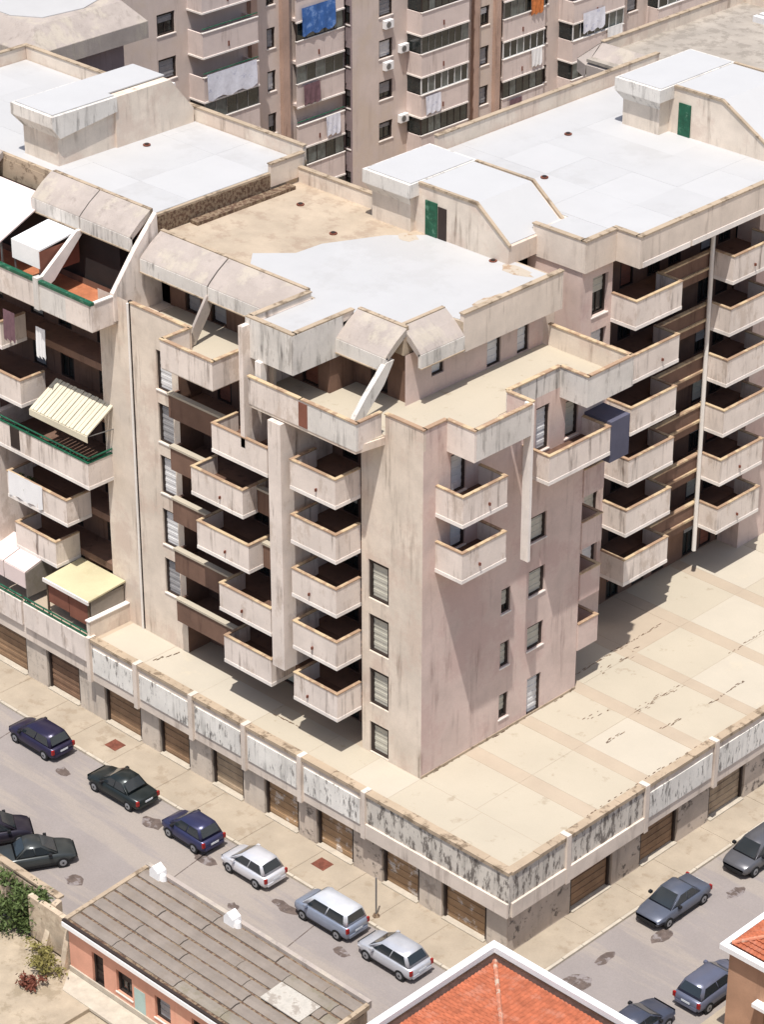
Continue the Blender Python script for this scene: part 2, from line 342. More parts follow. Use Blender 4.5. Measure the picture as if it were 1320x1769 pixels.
# oil stains and patches left by parked cars
rs = random.Random(3)
def blob(cx, cy, rx, ry, n=12):
    return [(cx+rx*math.cos(2*math.pi*i/n)*rs.uniform(.65, 1.1), cy+ry*math.sin(2*math.pi*i/n)*rs.uniform(.65, 1.1)) for i in range(n)]
for cx, cy, rx, ry in [(-21.4, -4.4, .8, .5), (-17.0, -4.7, .9, .4), (-11.0, -4.6, 1.0, .35), (-6.4, -5.2, .6, .35), (-20.5, -10.6, .6, .5), (-13, -6.4, .4, .3), (3.6, .9, .7, 1.4), (2.9, -.8, .5, 1.6), (4.2, 7, .4, .9), (4.6, 12.4, .4, .7), (-28.6, -4.6, .6, .4), (3.3, 3.6, .35, .8)]:
    tag(obj('oil_stain', MB().poly(blob(cx, cy, rx, ry), GZ, GZ+.004), M['tar']), kind='structure')
for k, (cx, cy) in enumerate([(-28.4, -1.0), (-12.2, -.8)]):
    b = MB().box(cx-.45, cx+.45, cy-.4, cy+.4, GZ+.09, GZ+.136)
    o = solo('tree_pit', b, M['rust'], ['empty rusty square tree pit in the pavement beside the dark blue car', 'empty rusty square tree pit in the pavement above the blue grey hatchback'][k], 'tree pit', 'empty tree pits in the pavement')

# ------------------------------------------------------------------ podium of shops along both streets
PT = 4.5
pod = thing('shop_podium', 'long one storey podium of shuttered shops wrapping the street corner below the flats', 'shops', (0, 0, GZ))
obj('core', MB().poly([(-56, .9), (-.75, .9), (-.75, 60), (-56, 60)], GZ-.2, PT-.12), M['wall'], pod)
obj('roof_slab', MB().poly([(-56, .02), (-.02, .02), (-.02, 60), (-56, 60)], PT-.5, PT), M['terr2'], pod)
# membrane sheets on the terrace
def sheet(x0, x1, y0, y1, k):
    h = rnd.uniform(.006, .014)
    obj('membrane_sheet', MB().box(x0+.012, x1-.012, y0+.012, y1-.012, PT-.01, PT+h), M[('terr', 'terr2', 'terr3')[k]], pod)
xs = [-31.0, -27.4, -22.9, -18.8, -14.6, -11.6, -8.75, -4.5, -.4]
for a, b in zip(xs, xs[1:]): sheet(a, b, .3, 2.94, rnd.choice((0, 0, 2)))
ys = [2.94, 6.2, 7.2, 10.4, 11.3, 14.8, 15.7, 19.4, 20.2, 24, 24.9, 29, 29.9, 34, 38, 42]
for i, (a, b) in enumerate(zip(ys, ys[1:])):
    for c, d in ((-8.74, -4.9), (-4.9, -.4)): sheet(c, d, a, b, 1 if b-a < 1.2 else rnd.choice((0, 0, 2)))
    if a >= 15.7: sheet(-13.5, -8.74, a, b, rnd.choice((0, 2, 1)))
lich = MB()
for x0, y0, x1, y1, w_, n in [(-4.95, 15.4, -4.88, 19.2, .10, 34), (-5.0, 23.6, -5.1, 27, .06, 18), (-9.6, 15.2, -9.75, 23.5, .05, 46), (-8.9, 17.0, -8.8, 20.6, .18, 16), (-2.9, 15.2, -2.8, 16.6, .07, 10), (-4.2, 12.1, -4.1, 13.3, .10, 9), (-2.55, 19.0, -2.7, 22, .05, 16), (-8.7, 3.2, -8.7, 15, .03, 30), (-6.4, 13.0, -6.2, 14.6, .12, 7), (-18.4, 1.9, -16.8, 2.0, .04, 9), (-27.2, 1.0, -26.8, 2.5, .04, 8), (-.55, 6, -.5, 16, .05, 22)]:
    for i in range(n):      # thin broken dirt grown along a joint
        t_ = (i+rnd.random())/n; cx, cy = x0+(x1-x0)*t_+rnd.gauss(0, w_), y0+(y1-y0)*t_+rnd.gauss(0, w_)
        sx, sy = rnd.uniform(.008, .035), rnd.uniform(.06, .22)
        if abs(x1-x0) > abs(y1-y0): sx, sy = sy, sx
        lich.prism([(x_, y_, PT+.012) for x_, y_ in blob(cx, cy, sx, sy, 7)], (0, 0, .006+.00013*len(lich.f)/9))
tag(obj('lichen', lich, M['seam'], pod), kind='stuff')
def shopfront(face, cuts, y_pier=-.26, y_door=-.52):
    """alternating roller doors and piers under the sign band"""
    for kind, a, b in cuts:
        if kind in ('door', 'gdoor'):
            o = MB(); n = 13; h = (2.15-GZ-.1)/n
            for i in range(n): fb(o, face, 0, a, b, y_door-.1, y_door+(.03 if i % 2 else .0), GZ+.1+i*h, GZ+.1+(i+1)*h)
            d = obj('roller_door', o, M[rnd.choice(('sbrown', 'sbrown2', 'sbrown3')) if kind == 'door' else 'graf2'], pod)
            f = MB()
            for u0, u1 in ((a-.02, a+.09), (b-.09, b+.02)): fb(f, face, 0, u0, u1, y_door+.03, y_door+.16, GZ+.1, 2.1)
            fb(f, face, 0, a+.09, b-.09, y_door+.03, y_door+.2, 1.8, 2.1)
            obj('door_frame', f, M['frame'], d)
            s = MB(); fb(s, face, 0, a, b, y_door, y_pier+.12, GZ+.05, GZ+.2); obj('threshold', s, M['kerb'], d)
        else:
            o = MB(); fb(o, face, 0, a, b, y_door-.15, y_pier, GZ+.1, 2.12)
            obj('pier', o, M['sgrey' if kind == 'pier' else 'graf'], pod)
shopfront('-Y', [('door', -52, -46.6), ('pier', -46.5, -44.4), ('door', -44.3, -41.3), ('pier', -41.2, -41.0), ('door', -40.9, -37.6), ('pier', -37.5, -35.7), ('door', -35.6, -32.9), ('pier', -32.8, -30.65), ('door', -30.55, -27.65), ('pier', -27.55, -26.05), ('door', -25.95, -23.65), ('pier', -23.55, -21.8), ('door', -21.7, -19.35), ('pier', -19.25, -17.65), ('gdoor', -17.55, -15.1), ('graf', -15.0, -13.7), ('gdoor', -13.6, -11.05), ('graf', -10.95, -8.9), ('gdoor', -8.8, -6.35), ('pier', -6.25, -4.7), ('gdoor', -4.6, -1.75), ('pier', -1.65, -.3)])
shopfront('+X', [('graf', .3, 5.0), ('door', 5.1, 8.15), ('graf', 8.25, 10.5), ('door', 10.6, 13.5), ('graf', 13.6, 16.2), ('door', 16.3, 19.2), ('graf', 19.3, 21.2), ('door', 21.3, 24.4), ('graf', 24.5, 27), ('door', 27.1, 30)])
obj('corner_pier', MB().box(-.74, -.27, .27, .88, GZ, 2.12), M['graf'], pod)
obj('sign_beam', MB().poly([(-56, .06), (-.06, .06), (-.06, 60), (-.9, 60), (-.9, .9), (-56, .9)], 2.1, PT-.5), M['fascia2'], pod)
def fascia_bay(face, a, b, board, z0=2.0):
    f = MB(); fb(f, face, 0, a, b, -.05, .1, z0, PT+.02)
    o = obj('fascia', f, M['fascia2' if board != 'streak' else 'fascia'], pod)
    if board == 'board':
        s = MB(); fb(s, face, 0, a+.12, b-.12, .1, .16, 2.62, 4.16); obj('sign_board', s, M['signw' if int(a*10) % 3 else 'fascia'], o)
    if board == 'streak':
        s = MB(); fb(s, face, 0, a, b, .1, .22, z0, z0+.85); obj('cornice', s, M['fascia2'], o)
    c = MB(); n = max(1, int((b-a)/1.45))
    for i in range(n):
        c = MB(); u = a+(b-a)*i/n; fb(c, face, 0, u+.005, a+(b-a)*(i+1)/n-.005, -.3, .16+rnd.uniform(0, .03), PT+.02, PT+.2+rnd.uniform(0, .05)); obj('coping_stone', c, M['capdirt'], o)
pl = [-31.3, -27.35, -22.85, -18.7, -14.45, -9.8]
for i, (a, b) in enumerate(zip(pl, pl[1:])): fascia_bay('-Y', a+.16, b-.16, 'board')
fascia_bay('-Y', -9.64, .1, 'streak')
pr = [4.2, 10.3, 16.0, 21.6, 27.2, 33, 39]
fascia_bay('+X', .05, 4.04, 'streak')
for a, b in zip(pr, pr[1:]): fascia_bay('+X', a+.16, b-.16, 'streak' if a < 5 else 'board')
for u in pl: obj('pilaster', fb(MB(), '-Y', 0, u-.15, u+.15, -.3, .24, 1.9, PT+.26), M['fascia2'], pod)
for u in pr: obj('pilaster', fb(MB(), '+X', 0, u-.15, u+.15, -.3, .24, 1.9, PT+.3), M['fascia2'], pod)
# terrace parapet with a green rail at the left end, and the wall that closes it
for a, b in ((-56, -41.4), (-41.2, -37.25), (-37.05, -31.5)):
    o = obj('terrace_parapet', fb(MB(), '-Y', 0, a, b, -.1, .12, 3.05, PT+.1), M['balc'], pod)
    g = MB(); fb(g, '-Y', 0, a, b, -.06, .04, PT+.12, PT+.2)
    u = a+.1
    while u < b: g.tube((u, .0, PT+.08), (u, .0, PT+.42), .025, 5); u += .8
    g.tube((a, 0, PT+.42), (b, 0, PT+.42), .05, 6)
    obj('green_railing', g, M['green'], o)
    obj('shade_band', fb(MB(), '-Y', 0, a, b, -.4, -.12, 2.1, 3.1), M['frame'], o)  # near-black strip stands in for the shade below the parapet
obj('dividing_wall', MB().box(-31.55, -31.3, .0, 2.94, PT-.6, PT+1.15), M['wall'], pod)
obj('coping', MB().box(-31.6, -31.25, -.05, 2.93, PT+1.15, PT+1.22), M['white_edge'], pod)

# ------------------------------------------------------------------ corner apartment block
FY, FX = 2.95, -8.75
TZ = 23.2
A = thing('corner_apartment_block', 'beige corner block of flats with stacked balconies, roof terrace and set back penthouse', 'apartment building', (-19, 9, PT))
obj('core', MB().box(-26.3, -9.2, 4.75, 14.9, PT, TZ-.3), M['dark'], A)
cw = [(-12.48, -11.05, 13.75, 16.0), (-12.45, -11.05, 10.65, 12.85), (-12.42, -11.05, 7.5, 9.65), (-12.4, -11.05, 4.55, 6.42)]
obj('wall', wall(MB(), '-Y', FY, -12.95, FX, PT, TZ+.1, cw), M['wall'], A)
for h in cw: window(A, '-Y', FY, *h, pane='shutter', fw_=.17, sill=False)
lw = [(-28.1, -26.9, 20.1, 22.4), (-28.1, -26.9, 17.0, 19.3), (-28.1, -26.9, 13.9, 16.2), (-28.1, -26.9, 10.75, 12.95), (-28.1, -26.9, 7.7, 9.9)]
obj('wall', wall(MB(), '-Y', FY, -30.0, -26.4, PT, TZ-.1, lw), M['wall'], A)
for i, h in enumerate(lw): window(A, '-Y', FY, *h, pane=('shutw', 'shutg', 'shutw', 'shutw', 'shutg')[i])
xw = [(10.95, 12.2, 15.05, 16.55), (10.95, 12.2, 11.85, 13.4), (10.95, 12.2, 8.6, 10.05), (8.85, 9.55, 11.75, 13.2), (8.85, 9.55, 8.5, 10.0), (8.85, 9.55, 5.35, 6.85), (11.05, 12.15, 4.52, 6.86), (11.15, 12.15, 20.2, 22.7), (4.9, 6.0, 20.2, 22.4), (4.9, 6.0, 17.1, 19.3), (13.4, 14.4, 20.2, 22.3)]
obj('wall', wall(MB(), '+X', FX, FY, 15.0, PT, TZ+.1, xw), M['wallx'], A)
for i, h in enumerate(xw): window(A, '+X', FX, *h, pane='shutw' if i in (7, 8, 9, 6) else 'shutter', closed=1.0 if i not in (5, 3) else .75, fw_=.12 if i != 6 else .1)
obj('skirting', fb(MB(), '+X', FX, FY+.0, 15.0, 0, .04, PT, PT+.16), M['capdirt'], A)
obj('wall', MB().face([(FX, 15, PT), (-12.2, 15, PT), (-12.2, 15, TZ), (FX, 15, TZ)]), M['wallx'], A)
# upper storeys reach further back over the side balconies
obj('wall', MB().box(-12.2, FX-.005, 15.02, 16.5, 20.1, TZ), M['wallx'], A)
# loggia: back wall, floors, end walls
bw = []
for k in range(6):
    z = 4.5 if k == 0 else 7.45+3.1*(k-1)
    for u in (-25.2, -22.6, -20.6, -15.9, -14.4): bw.append((u, u+1.1, z+.06, z+2.2))
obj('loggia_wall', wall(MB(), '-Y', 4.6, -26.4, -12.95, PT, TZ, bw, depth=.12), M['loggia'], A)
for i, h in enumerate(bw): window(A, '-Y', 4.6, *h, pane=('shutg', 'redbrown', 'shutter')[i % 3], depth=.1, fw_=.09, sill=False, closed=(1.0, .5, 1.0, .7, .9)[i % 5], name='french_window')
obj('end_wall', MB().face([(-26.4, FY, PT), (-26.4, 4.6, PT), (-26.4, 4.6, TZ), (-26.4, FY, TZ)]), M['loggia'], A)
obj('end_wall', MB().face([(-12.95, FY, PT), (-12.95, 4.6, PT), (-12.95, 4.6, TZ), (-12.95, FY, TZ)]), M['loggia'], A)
LX = [(-21.5, -17.9), (-21.75, -17.85), (-23.35, -19.4), (-23.65, -19.75), (-21.95, -17.85)]
for k in range(5):
    z = 7.45+3.1*k
    a, b = LX[k]
    balcony(A, '-Y', FY, a, b, 1.75, z, h=1.0, drop=.62, d0=-.0)
    balcony(A, '-Y', FY, -16.2, -13.02, 1.75, z, h=1.0, drop=.62)
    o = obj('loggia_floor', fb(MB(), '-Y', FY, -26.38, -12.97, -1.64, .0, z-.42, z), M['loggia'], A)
    for u0, u1 in ((-26.38, a-.02), (b+.02, -17.62)):
        if u1-u0 > .4:
            q = MB(); fb(q, '-Y', FY, u0, u1, .55, .75, z-.55, z+.78)
            if u0 < -26.3: fb(q, '-Y', FY, u0, u0+.15, .01, .55, z-.55, z+.78)
            o = obj('recessed_parapet', q, M['loggia'], A)
            obj('floor', fb(MB(), '-Y', FY, u0+(.16 if u0 < -26.3 else 0), u1, .0, .55, z-.5, z-.02), M['loggia'], o)
            obj('coping', fb(MB(), '-Y', FY, u0-.02, u1+.0, .48, .82, z+.78, z+.9), M['terr'], o)
obj('fin', MB().box(-17.5, -16.6, .95, 4.58, 8.5, TZ-.5), M['balc'], A)
obj('fin', MB().prism([(-17.5, .95, 8.5), (-16.6, .95, 8.5), (-16.6, 4.58, 8.5), (-17.5, 4.58, 8.5)], (0, 0, -.02)), M['white_edge'], A)
obj('fin', MB().box(-19.75, -19.45, 1.2, 6.0, 20.3, 27.0), M['balc'], A)
# balconies on the street-corner right face
for zf in (17.0, 20.1): balcony(A, '+X', FX, 3.85, 7.05, 1.8, zf, h=1.02, drop=.65)
balcony(A, '+X', FX, 10.15, 14.85, 1.8, 20.0, h=1.0, drop=.6)
obj('fin', MB().box(-7.45, -6.95, 8.72, 8.9, 15.6, TZ+1.2), M['white_edge'], A)
obj('side_screen', MB().box(FX+.01, -6.97, 14.9, 16.4, 18.9, 21.2), M['slate'], A)
for zf in (7.5, 10.6, 13.7, 16.8): # small balconies on the back corner
    b = MB().box(-10.6, -8.68, 16.5, 16.63, zf-.6, zf+1).box(-10.6, -10.47, 15.02, 16.5, zf-.6, zf+1).box(-8.81, -8.68, 15.02, 16.5, zf-.6, zf+1).box(-10.47, -8.81, 15.02, 16.5, zf-.5, zf-.05)
    o = obj('balcony', b, M['wallx'], A)
    obj('coping', MB().box(-10.63, -8.65, 16.47, 16.66, zf+1, zf+1.06).box(-8.84, -8.65, 15.02, 16.469, zf+1, zf+1.06), M['coping'], o)
# roof terrace
def inset(poly, d):
    out = []
    for i in range(len(poly)):
        p0, p1, p2 = Vector(poly[i-1]), Vector(poly[i]), Vector(poly[(i+1) % len(poly)])
        a, b = (p1-p0).normalized(), (p2-p1).normalized(); n1, n2 = Vector((-a.y, a.x)), Vector((-b.y, b.x))
        n = n1+n2; out.append(tuple(p1+n*(d/(1+n1.dot(n2))))) if n.length > .01 else out.append(tuple(p1+n1*d))
    return out
tp = [(-30.0, FY), (-25.5, FY), (-25.5, 1.05), (-21.6, 1.05), (-21.6, FY), (-19.1, FY), (-19.1, 1.2), (-11.6, 1.2), (-11.3, FY), (FX, FY), (FX, 4.6), (-6.95, 4.6), (-6.95, 8.7), (FX, 8.7), (FX, 12.9), (-6.95, 12.9), (-6.95, 16.45), (-12.5, 16.45), (-31.0, 16.45)]
obj('terrace_slab', MB().poly(inset(tp, .03), TZ-.42, TZ-.02), M['wall'], A)
obj('terrace_floor', MB().poly([(-30, 3.1), (-25.3, 3.1), (-25.3, 1.2), (-21.8, 1.2), (-21.8, 3.1), (-19, 3.1), (-19, 1.35), (-11.7, 1.35), (-11.4, 3.1), (-8.95, 3.1), (-8.95, 4.75), (-7.1, 4.75), (-7.1, 8.5), (-8.95, 8.5), (-8.95, 13.1), (-7.1, 13.1), (-7.1, 16.3), (-30, 16.3)], TZ-.02, TZ+.03), M['terr'], A)
tpp = [(-30.0, -25.4, FY+.0, FY+.18, 'wall', TZ-.1), (-25.52, -21.58, 1.05, 1.2, 'balc', 22.85), (-25.52, -25.37, 1.2, FY, 'balc', 22.85), (-21.73, -21.58, 1.2, FY-.0, 'balc', 22.85), (-21.58, -19.1, FY, FY+.18, 'wall', TZ-.1),
       (-19.12, -15.4, 1.2, 1.35, 'balc', 22.95), (-15.4, -11.55, 1.2, 1.35, 'streaky', 22.95), (-11.7, -11.55, 1.35, FY, 'balc', 22.95), (-11.3, FX, FY, FY+.18, 'wall', TZ+.1), (FX-.18, FX, FY+.18, 4.6, 'wallx', TZ+.1),
       (FX-.0, -6.95, 4.6, 4.75, 'balc', 22.75), (-7.1, -6.95, 4.75, 8.7, 'streaky', 22.75), (FX, -7.1, 8.9, 9.05, 'wallx', 22.9), (FX-.18, FX, 9.05, 12.9, 'streaky', TZ+.1), (FX, -6.95, 12.9, 13.05, 'streaky', 22.75), (-7.1, -6.95, 13.05, 16.45, 'streaky', 22.75), (-12.5, -7.1, 16.3, 16.45, 'wall', 22.75)]
for x0, x1, y0, y1, mm, zb in tpp:
    o = obj('terrace_parapet', MB().box(x0, x1, y0, y1, zb, 24.42), M[mm], A)
    obj('coping', MB().box(x0-.04, x1+.04, y0-.04, y1+.04, 24.42, 24.49), M['coping'], o)
obj('planting_gap', MB().box(-15.5, -14.9, 1.17, 1.2, 23.0, 24.3), M['redbrown'], A)
# penthouse
pw = [(7.9, 8.8, 24.2, 25.4), (12.0, 13.05, TZ+.05, 25.4), (14.3, 15.2, TZ+.05, 25.4)]
obj('penthouse_wall', wall(MB(), '+X', -12.9, 6.0, 16.3, TZ, 26.0, pw), M['wallx'], A)
for i, h in enumerate(pw): window(A, '+X', -12.9, *h, pane='shutw', sill=False, fw_=.1)
fwn = [(-29.2, -28.0, TZ+.05, 25.4), (-27.2, -26.0, TZ+.05, 25.4), (-24.0, -22.6, TZ+.05, 25.4), (-21.6, -20.5, TZ+.05, 25.4)]
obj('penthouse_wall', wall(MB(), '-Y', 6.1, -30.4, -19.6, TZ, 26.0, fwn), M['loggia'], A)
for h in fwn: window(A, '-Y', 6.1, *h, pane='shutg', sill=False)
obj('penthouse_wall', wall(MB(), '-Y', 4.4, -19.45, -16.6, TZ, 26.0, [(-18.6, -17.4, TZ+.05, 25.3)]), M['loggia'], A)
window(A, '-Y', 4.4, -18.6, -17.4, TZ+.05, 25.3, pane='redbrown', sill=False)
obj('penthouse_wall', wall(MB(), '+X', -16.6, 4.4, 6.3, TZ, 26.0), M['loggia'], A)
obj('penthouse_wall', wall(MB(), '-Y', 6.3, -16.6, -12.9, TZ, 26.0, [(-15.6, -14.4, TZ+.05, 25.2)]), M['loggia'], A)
window(A, '-Y', 6.3, -15.6, -14.4, TZ+.05, 25.2, pane='frame', sill=False)
obj('roof_slab', MB().poly([(-31.4, 6.0), (-19.7, 6.0), (-19.7, 1.75), (-16.45, 1.75), (-16.45, 6.0), (-13.0, 6.0), (-13.0, 9.3), (-12.18, 9.4), (-12.18, 16.87), (-31.37, 16.87)], 25.95, 26.92), M['rooftan'], A)
wp = [(-25.9, 8.0), (-24.3, 9.6), (-24.2, 11.4), (-22.6, 14.6), (-20.9, 16.3), (-19, 16.72), (-12.42, 16.72), (-12.42, 9.5), (-13.2, 9.4), (-13.2, 6.2), (-16.6, 6.2), (-16.6, 1.95), (-19.45, 1.95), (-19.45, 6.3), (-23.2, 6.3), (-25.0, 7.0)]
obj('roof_membrane', MB().poly(wp, 26.9, 26.945), M['roofwhite'], A)
parapet(A, [(-12.4, -12.15, 9.4, 16.9), (-19.7, -16.45, 1.75, 1.97), (-16.67, -16.45, 1.97, 6.0), (-19.72, -19.48, 1.97, 6.0)], 25.25, 27.32, m='fascia2', cap='capdirt')
obj('streaked_fascia', MB().box(-19.74, -16.43, 1.70, 1.748, 25.2, 27.3), M['streaky'], A)
obj('streaked_fascia', MB().box(-16.448, -16.40, 1.70, 5.2, 25.2, 27.3), M['streaky'], A)
mansard(A, -30.85, -25.65, 6.0, 27.35); mansard(A, -25.55, -19.76, 6.0, 27.35)
mansard(A, -16.40, -13.0, 6.2, 27.35); mansard(A, 6.2, 9.35, -13.35, 27.35, face='+X', run=1.3)
obj('roof_rim', MB().box(-30.9, -19.8, 6.02, 6.25, 26.9, 27.4), M['capdirt'], A)
obj('roof_rim', MB().box(-16.4, -13.1, 6.22, 6.45, 26.9, 27.4), M['capdirt'], A)
obj('roof_rim', MB().box(-13.6, -13.37, 6.45, 9.35, 26.9, 27.4), M['capdirt'], A)
parapet(A, [(-31.4, -25.6, 16.7, 16.95)], 26.5, 27.75)
obj('party_strut', MB().prism([(-25.7, 4.4, 25.75), (-25.7, 5.0, 25.75), (-25.7, 4.5, 24.7), (-25.7, 3.5, 23.3), (-25.7, 3.1, 23.3), (-25.7, 3.4, 24.3)], (.16, 0, 0)), M['mansard'], A)
obj('party_strut', MB().prism([(-13.25, 4.75, 26.0), (-13.25, 5.3, 26.0), (-13.25, 4.6, 24.9), (-13.25, 2.9, 23.25), (-13.25, 2.1, 23.25), (-13.25, 3.3, 24.6)], (.28, 0, 0)), M['streaky'], A)
for cx, cy, rx_, ry_ in ((-14.5, 15.9, 1.2, .6), (-21.6, 15.2, .8, .5), (-13.0, 12.2, .4, 1.2)):
    obj('roof_stain', MB().poly(blob(cx, cy, rx_, ry_, 14), 26.946, 26.95), M['rstain'], A)
obj('party_plate', MB().prism([(-31.3, 5.9, 28.35), (-31.3, 4.4, 26.8), (-31.3, 2.7, 24.7), (-31.3, 2.7, 23.1), (-31.3, 6.1, 23.1)], (.3, 0, 0)), M['balc'], A)
obj('pillar', MB().box(-18.9, -18.5, 1.5, 1.9, TZ, 25.25), M['white_edge'], A)
for q in ((-24.75, 12.8), (-16.2, 16.0), (-28.9, 14.4)): drain(A, *q, 26.93)
obj('rubble_edge', MB().box(-31.3, -30.7, 8.5, 15.8, 26.92, 27.12), M['seam'], A)

# ------------------------------------------------------------------ left apartment block
B = thing('apartment_block', 'left hand beige block of flats with green railed balconies and a terracotta roof terrace', 'apartment building', (-40, 9, PT))
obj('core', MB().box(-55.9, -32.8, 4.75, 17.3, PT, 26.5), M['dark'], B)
obj('wall', wall(MB(), '-Y', FY-.01, -32.6, -30.2, PT, 24.5), M['wall'], B)
obj('wall', MB().face([(-32.6, FY, PT), (-32.6, 4.6, PT), (-32.6, 4.6, 24), (-32.6, FY, 24)]), M['loggia'], B)
obj('joint', MB().box(-30.2, -30.0, FY+.03, FY+.2, PT, 24.5), M['frame'], B)
obj('downpipe', MB().tube((-30.14, FY-.06, PT), (-30.14, FY-.06, 24.4), .07, 8), M['pipe'], B)
bw = []
for k in range(6):
    z = 4.5 if k == 0 else 7.6+3.1*(k-1)
    for u in (-34.9, -38.2, -40.6, -44.2): bw.append((u, u+1.15, z+.06, z+2.2))
obj('loggia_wall', wall(MB(), '-Y', 4.6, -56, -32.6, PT, 23.6, bw, depth=.12), M['loggia'], B)
for i, h in enumerate(bw): window(B, '-Y', 4.6, *h, pane=('shutg', 'shutter', 'redbrown')[i % 3], depth=.1, fw_=.09, sill=False, closed=(1.0, .6, 1.0, .4)[(i*3) % 4], name='french_window')
for k, (a, b) in enumerate([(-38.95, -35.4), (-39.4, -34.2), (-42, -32.1), (-43, -37.6), (-43, -39.0)]):
    z = 7.6+3.1*k
    o = balcony(B, '-Y', FY, a, b, 1.75, z, h=1.0, drop=.62, cop='coping' if k != 2 else 'green')
    if k == 2:
        g = MB(); g.tube((a, 1.26, z+1.3), (b, 1.26, z+1.3), .05, 6); g.tube((b, 1.26, z+1.3), (b, FY, z+1.3), .05, 6)
        u = a
        while u < b: g.tube((u, 1.26, z+1.05), (u, 1.26, z+1.3), .03, 5); u += 1.2
        obj('green_railing', g, M['green'], o)
        obj('open_grille', MB().box(-38.8, -38.0, 1.17, 1.195, z-.3, z+1.0), M['frame'], o)
    obj('loggia_floor', fb(MB(), '-Y', FY, -43.5, -32.62, -1.64, -.01, z-.42, z), M['loggia'], B)
obj('fin', MB().box(-40.6, -40.2, 1.0, 4.55, 5.5, 15.0), M['balc'], B)
obj('balcony', MB().box(-44, -40.7, 1.2, 1.33, 10.2, 11.9), M['balc'], B)
obj('terrace_slab', MB().poly([(-56, 1.23), (-31.13, 1.23), (-31.13, 2.97), (-30.22, 2.97), (-30.22, 6.2), (-56, 6.2)], 22.9, 23.18), M['wall'], B)
obj('terrace_floor', MB().box(-46, -31.3, 1.36, 6.1, 23.18, 23.23), M['terra'], B)
for a, b, mm in ((-46, -39.1, 'balc'), (-39.0, -35.75, 'balc'), (-35.35, -33.2, 'streaky'), (-33.2, -31.1, 'balc')):
    o = obj('terrace_parapet', MB().box(a, b, 1.2, 1.35, 22.95, 24.45), M[mm], B)
    obj('green_coping', MB().box(a-.01, b+.01, 1.15, 1.42, 24.45, 24.62), M['green'], o)
o = obj('terrace_parapet', MB().box(-31.25, -31.1, 1.35, 2.9, 22.95, 24.5), M['balc'], B)
obj('coping', MB().box(-31.3, -31.05, 1.43, 2.9, 24.5, 24.57), M['white_edge'], o)
obj('pillar', MB().box(-35.75, -35.35, 1.1, 1.5, 22.9, 24.75), M['streaky'], B)
obj('party_plate', MB().prism([(-35.6, 4.6, 26.6), (-35.6, 4.0, 26.6), (-35.6, 1.45, 24.7), (-35.6, 1.45, 23.9), (-35.6, 2.3, 24.3)], (.22, 0, 0)), M['white_edge'], B)
bwn = [(-34.6, -33.0, 23.25, 25.6), (-38.6, -37.2, 23.25, 25.6)]
obj('penthouse_wall', wall(MB(), '-Y', 6.0, -48, -31.4, 23.2, 27.2, bwn), M['loggia'], B)
for h in bwn: window(B, '-Y', 6.0, *h, pane='frame', sill=False)
obj('roof_slab', MB().poly([(-56, 5.8), (-31.45, 5.8), (-31.45, 17.4), (-56, 17.4)], 26.9, 28.0), M['capdirt'], B)
obj('roof_screed', MB().poly([(-55.6, 6.05), (-31.65, 6.05), (-31.65, 17.1), (-55.6, 17.1)], 27.98, 28.02), M['roofwhite'], B)
def membranes(root, x0, x1, y0, y1, z, nx, ny):
    for i in range(nx):
        for j in range(ny):
            a, b = x0+(x1-x0)*i/nx, x0+(x1-x0)*(i+1)/nx; c, d = y0+(y1-y0)*j/ny, y0+(y1-y0)*(j+1)/ny
            obj('roof_membrane', MB().box(a+.002, b-.002, c+.002, d-.002, z, z+rnd.uniform(.022, .030)), M[rnd.choice(('roofwhite', 'roofwhite', 'roofwhite2'))], root)
membranes(B, -55.6, -31.65, 6.05, 17.1, 28.01, 6, 4)
for a, b in ((-47.8, -43.7), (-39.5, -35.5), (-35.42, -31.4)): mansard(B, a, b, 5.8, 28.42)
obj('roof_rim', MB().box(-39.4, -31.45, 5.82, 6.04, 28.0, 28.45), M['capdirt'], B)
obj('roof_rim', MB().box(-55.9, -39.6, 5.82, 6.04, 28.0, 28.3), M['capdirt'], B)
parapet(B, [(-42.9, -31.5, 17.15, 17.4), (-55.6, -43.8, 17.15, 17.4), (-55.9, -55.65, 6.0, 17.4)], 27.2, 28.85)
parapet(B, [(-31.62, -31.4, 14.6, 17.15)], 27.2, 28.5)
obj('stained_step', MB().box(-31.447, -31.40, 6.0, 14.5, 26.95, 27.9), M['seam'], B)
drain(B, -39.4, 12.6, 28.06)
sh = obj('roof_stairwell', MB().box(-43.4, -40.45, 7.1, 11.2, 28.0, 30.2).prism([(-43.4, 11.2, 28.0), (-43.4, 17.0, 28.0), (-43.4, 17.0, 28.9), (-43.4, 15.3, 31.0), (-43.4, 11.2, 31.0)], (3.1, 0, 0)), M['wall'], B)
obj('roof_cap', MB().prism([(-43.4, 7.1, 29.7), (-43.8, 6.6, 30.4), (-43.8, 6.6, 31.05), (-43.8, 11.25, 31.05), (-43.8, 11.25, 29.7)], (0.4, 0, 0)).prism([(-43.4, 6.6, 30.4), (-43.4, 6.6, 31.05), (-43.4, 11.25, 31.05), (-43.4, 11.25, 30.2), (-43.4, 7.1, 29.7)], (3.2, 0, 0)), M['streaky'], sh)
obj('roof_membrane', MB().poly([(-43.6, 6.8), (-40.4, 6.8), (-40.4, 11.2), (-40.9, 11.2), (-40.9, 15.4), (-43.6, 15.4)], 31.05, 31.12), M['roofwhite2'], sh)

